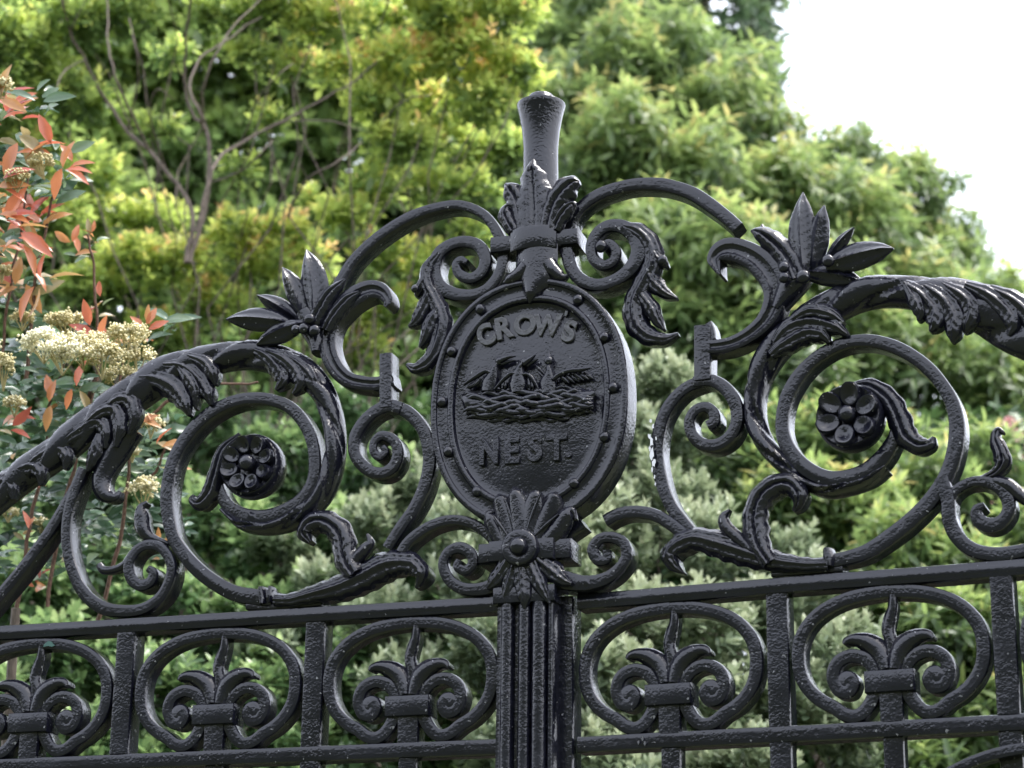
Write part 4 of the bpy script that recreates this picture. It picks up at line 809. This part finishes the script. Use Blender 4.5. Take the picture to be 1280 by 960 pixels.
# ------------------------------------------------------------------ red-tipped photinia with cream flower heads, close behind the left end
RED = leaf_mat('photinia_leaf', [(0, (.022, .05, .028)), (.3, (.06, .12, .065)), (.5, (.14, .20, .10)), (.62, (.40, .20, .05)), (.8, (.46, .11, .03)), (1, (.32, .045, .03))], .24, .36, 1.4)
CREAM = leaf_mat('cream_floret', [(0, (.36, .30, .11)), (.5, (.62, .56, .30)), (1, (.86, .84, .68))], .7, .3)
rg = np.random.default_rng(5); ph = empty('photinia_shrub', (*gpt(60, 3.3), 0), 0, label='red tipped photinia shrub with cream flower heads at the left edge', category='shrub', group='shrubs behind the gate')
ro = np.array(ph.location); TL = leaf_template(.38, fold=.24, curl=.26); LP, LR, LS, LT = [], [], [], []
def whorl(px, py, d, n, Lpx, tint, up=.8, spread=1.0, dirs=None):
    c = at(px, py, d); L = Lpx * d / FPX
    for k in range(n):
        if dirs: ang = rad(dirs[k]); v = AR * math.cos(ang) + AU * math.sin(ang) - AF * rg.uniform(-.2, .45)
        else:
            ang = k * 2.4 + rg.random(); v = AR * math.cos(ang) * spread + AF * math.sin(ang) * spread + AU * (up + rg.normal() * .25)
        nn = AU * .8 - AF * .7 + rg.normal(size=3) * .35
        LP.append(c + unit(v) * L * .05 + (AU * rg.uniform(-.35, .2) + AR * rg.normal() * .12 + AF * rg.normal() * .2) * L); LR.append(frames(unit(v)[None], nn[None])[0]); LS.append(L * rg.uniform(.62, 1.05)); LT.append(np.clip(tint + rg.normal() * .11, .01, .99))
# young red and orange shoots (photo positions, direction in degrees, length)
for x, y, d, dirs, L, tn in ((2, 135, 2.75, [25, 340, 80, 200], 48, .78), (28, 170, 2.75, [330, 300, 250, 20], 52, .72), (70, 180, 2.75, [165, 110, 200], 46, .68), (85, 205, 2.75, [20, 5, 335, 80, 120, 250], 40, .74), (0, 232, 2.7, [10, 340, 30], 44, .82), (0, 262, 2.7, [355, 340, 15, 60], 50, .76), (15, 290, 2.7, [330, 300, 15, 350], 50, .7), (40, 325, 2.75, [120, 100, 150, 60, 30], 44, .78), (50, 345, 2.75, [320, 260, 240, 20, 90], 50, .76), (20, 350, 2.8, [80, 130, 300, 200], 44, .8), (95, 310, 2.9, [150, 70, 20, 100], 30, .66), (118, 290, 2.9, [95, 70, 130], 22, .72), (120, 375, 2.85, [45, 100, 200], 26, .8), (128, 425, 2.75, [110, 75, 145], 38, .78), (108, 415, 2.75, [130, 100], 36, .85), (182, 410, 2.8, [100, 60, 130, 30], 34, .76), (92, 480, 2.75, [80, 250, 300], 34, .66), (62, 505, 2.75, [80, 110, 260], 34, .72), (12, 525, 2.75, [10, 350, 40], 40, .95), (35, 590, 2.8, [60, 100, 330], 30, .95), (200, 560, 2.75, [20, 345, 60], 38, .62), (205, 575, 2.75, [10, 340], 34, .6), (160, 545, 2.8, [300, 250], 30, .6), (175, 520, 2.75, [350, 310, 30], 26, .62), (30, 655, 2.8, [60, 100], 26, .7), (75, 690, 2.8, [60, 90, 30], 34, .85), (45, 720, 2.85, [80, 40], 28, .92), (200, 680, 2.9, [40, 90], 20, .75), (165, 720, 2.9, [30, 80], 18, .7)):
    whorl(x, y, d, len(dirs), L, tn, dirs=dirs); whorl(x, y + 14, d + .06, 4, L * .9, tn - .25, up=.5)
# older blue green leaves below and between
for x, y, d, n, L, tn in ((10, 200, 2.85, 4, 44, .3), (35, 240, 2.85, 4, 44, .3), (75, 245, 2.8, 3, 42, .34), (0, 310, 2.85, 5, 44, .28), (35, 400, 2.85, 5, 36, .25), (15, 440, 2.85, 6, 42, .22), (60, 470, 2.8, 6, 42, .3), (30, 490, 2.8, 6, 44, .28), (105, 480, 2.8, 5, 42, .32), (85, 510, 2.8, 6, 40, .26), (50, 530, 2.8, 6, 42, .26), (20, 560, 2.85, 6, 42, .2), (70, 560, 2.85, 6, 40, .2), (0, 590, 2.9, 6, 44, .2), (110, 540, 2.85, 5, 36, .25), (195, 460, 2.85, 3, 34, .36), (180, 550, 2.85, 5, 36, .3), (190, 590, 2.85, 6, 38, .3), (165, 600, 2.85, 5, 36, .28), (130, 640, 2.9, 5, 34, .3), (110, 660, 2.9, 6, 36, .25), (20, 650, 2.9, 5, 36, .25), (50, 690, 2.9, 5, 36, .22), (150, 670, 2.95, 5, 32, .25), (-30, 480, 2.85, 8, 44, .25), (-30, 380, 2.85, 8, 44, .3), (-40, 600, 2.9, 8, 44, .22), (-30, 260, 2.85, 7, 44, .35), (-40, 150, 2.85, 7, 44, .5), (0, 700, 3.0, 6, 36, .22), (140, 580, 3.0, 6, 36, .2), (60, 620, 3.0, 6, 38, .18), (210, 620, 2.95, 5, 34, .28), (180, 640, 2.95, 5, 34, .3), (90, 600, 3.0, 6, 38, .18), (225, 660, 3.0, 4, 30, .25)):
    whorl(x, y, d, n + 6, L, tn, up=.35, spread=1.0)
for k in range(46): whorl(rg.uniform(-60, 215), rg.uniform(400, 720), rg.uniform(2.86, 3.1), 8, rg.uniform(32, 44), rg.uniform(.14, .34), up=.3)
for k in range(22): whorl(rg.uniform(-50, 60), rg.uniform(110, 400), rg.uniform(2.78, 2.95), 6, rg.uniform(34, 46), rg.choice([.28, .32, .68, .76, .82, .9]), up=.5)
emit(ph, *TL, np.array(LP), np.array(LR), np.array(LS), np.array(LT), RED, 'leaf', 300, 10)
stems = {'a': [(20, 760), (40, 640), (55, 560), (62, 500), (80, 455)], 'b': [(60, 760), (80, 640), (100, 560), (112, 500), (128, 440)], 'c': [(120, 780), (150, 660), (160, 560), (150, 490), (165, 440), (180, 405)], 'd': [(-30, 700), (-10, 520), (5, 380), (20, 280), (28, 180)], 'e': [(30, 480), (40, 400), (48, 340), (70, 260), (85, 205)], 'f': [(100, 540), (120, 470), (120, 400), (118, 330), (118, 290)], 'g': [(-40, 500), (-30, 300), (-20, 130)], 'h': [(150, 620), (190, 590), (200, 560)], 'i': [(140, 560), (200, 510), (260, 480), (330, 470)]}
for pts in stems.values():
    S = catmull(np.array(pts, float), 6); P = np.array([at(x, y, 2.82) for x, y in S]) + np.cumsum(rg.normal(size=(len(S), 3)), 0) * .0012
    tube(MB(), P - ro, np.linspace(.0030, .0013, len(S)), 6).build('stem', TWIG, ph)
tube(MB(), np.array([at(20, 760, 2.82), [ph.location.x, ph.location.y, .9], [ph.location.x, ph.location.y, 0]]) - ro, [.006, .014, .02], 7).build('trunk', BARK, ph)
octV = np.array([(1, 0, 0), (-1, 0, 0), (0, 1, 0), (0, -1, 0), (0, 0, 1), (0, 0, -1.0)]); octF = [(0, 2, 4), (2, 1, 4), (1, 3, 4), (3, 0, 4), (2, 0, 5), (1, 2, 5), (3, 1, 5), (0, 3, 5)]
for x, y, wpx, hpx, d, tn, n in ((55, 428, 34, 20, 2.68, .92, 330), (78, 440, 34, 22, 2.66, .75, 300), (105, 432, 34, 24, 2.68, .5, 320), (128, 446, 32, 22, 2.66, .42, 280), (82, 402, 30, 14, 2.78, .4, 240), (158, 420, 32, 22, 2.72, .42, 300), (172, 446, 24, 20, 2.72, .4, 200), (150, 470, 24, 18, 2.72, .4, 180), (22, 222, 18, 14, 2.7, .25, 140), (52, 202, 17, 12, 2.74, .3, 120), (4, 108, 16, 14, 2.75, .35, 120), (28, 398, 18, 12, 2.78, .2, 120), (4, 460, 16, 22, 2.7, .35, 140), (18, 505, 16, 12, 2.75, .5, 100), (180, 612, 24, 20, 2.78, .5, 180), (188, 530, 18, 14, 2.8, .45, 120), (2, 340, 14, 10, 2.75, .3, 90), (165, 565, 12, 10, 2.8, .4, 70), (10, 640, 14, 10, 2.85, .4, 70), (50, 655, 16, 10, 2.9, .45, 80), (-30, 430, 30, 22, 2.75, .6, 200)):
    n *= 2; s = d / FPX; wpx *= .88; hpx *= .88; tn = min(.95, tn + .12); u = unit(rg.normal(size=(n, 3))); u[:, 2] = np.abs(u[:, 2]) * .9 - .25; f = rg.random(n) ** .25
    # clustered umbels: florets gather in a few dozen knots
    kn = unit(rg.normal(size=(22, 3))); kn[:, 2] = np.abs(kn[:, 2]) - .15; kq = kn[rg.integers(0, 22, n)] * .82
    Q = kq + rg.normal(size=(n, 3)) * .17
    W = at(x, y, d) + Q * np.array([wpx * s, wpx * s * .8, hpx * s]); sz = rg.uniform(1.3, 2.6, n) * s
    VV = (octV[None] * sz[:, None, None] + W[:, None, :] - ro).reshape(-1, 3); FF = [tuple(i * 6 + q for q in f_) for i in range(n) for f_ in octF]
    mb = MB(); mb.add(VV, FF)
    for k in range(5): tube(mb, [at(x, y + hpx * 1.5, d) - ro, at(x, y, d) + kn[k] * np.array([wpx, wpx * .8, hpx]) * s * .8 - ro], [.0012, .0006], 4)
    o = mb.build('flower_head', CREAM, ph)
    tv = np.concatenate([np.repeat(np.clip(tn + rg.normal(size=n) * .16, .01, .99), 6), np.full(5 * 8, .12)]).astype(np.float32)
    a_ = o.data.attributes.new('tint', 'FLOAT', 'POINT'); a_.data.foreach_set('value', tv)
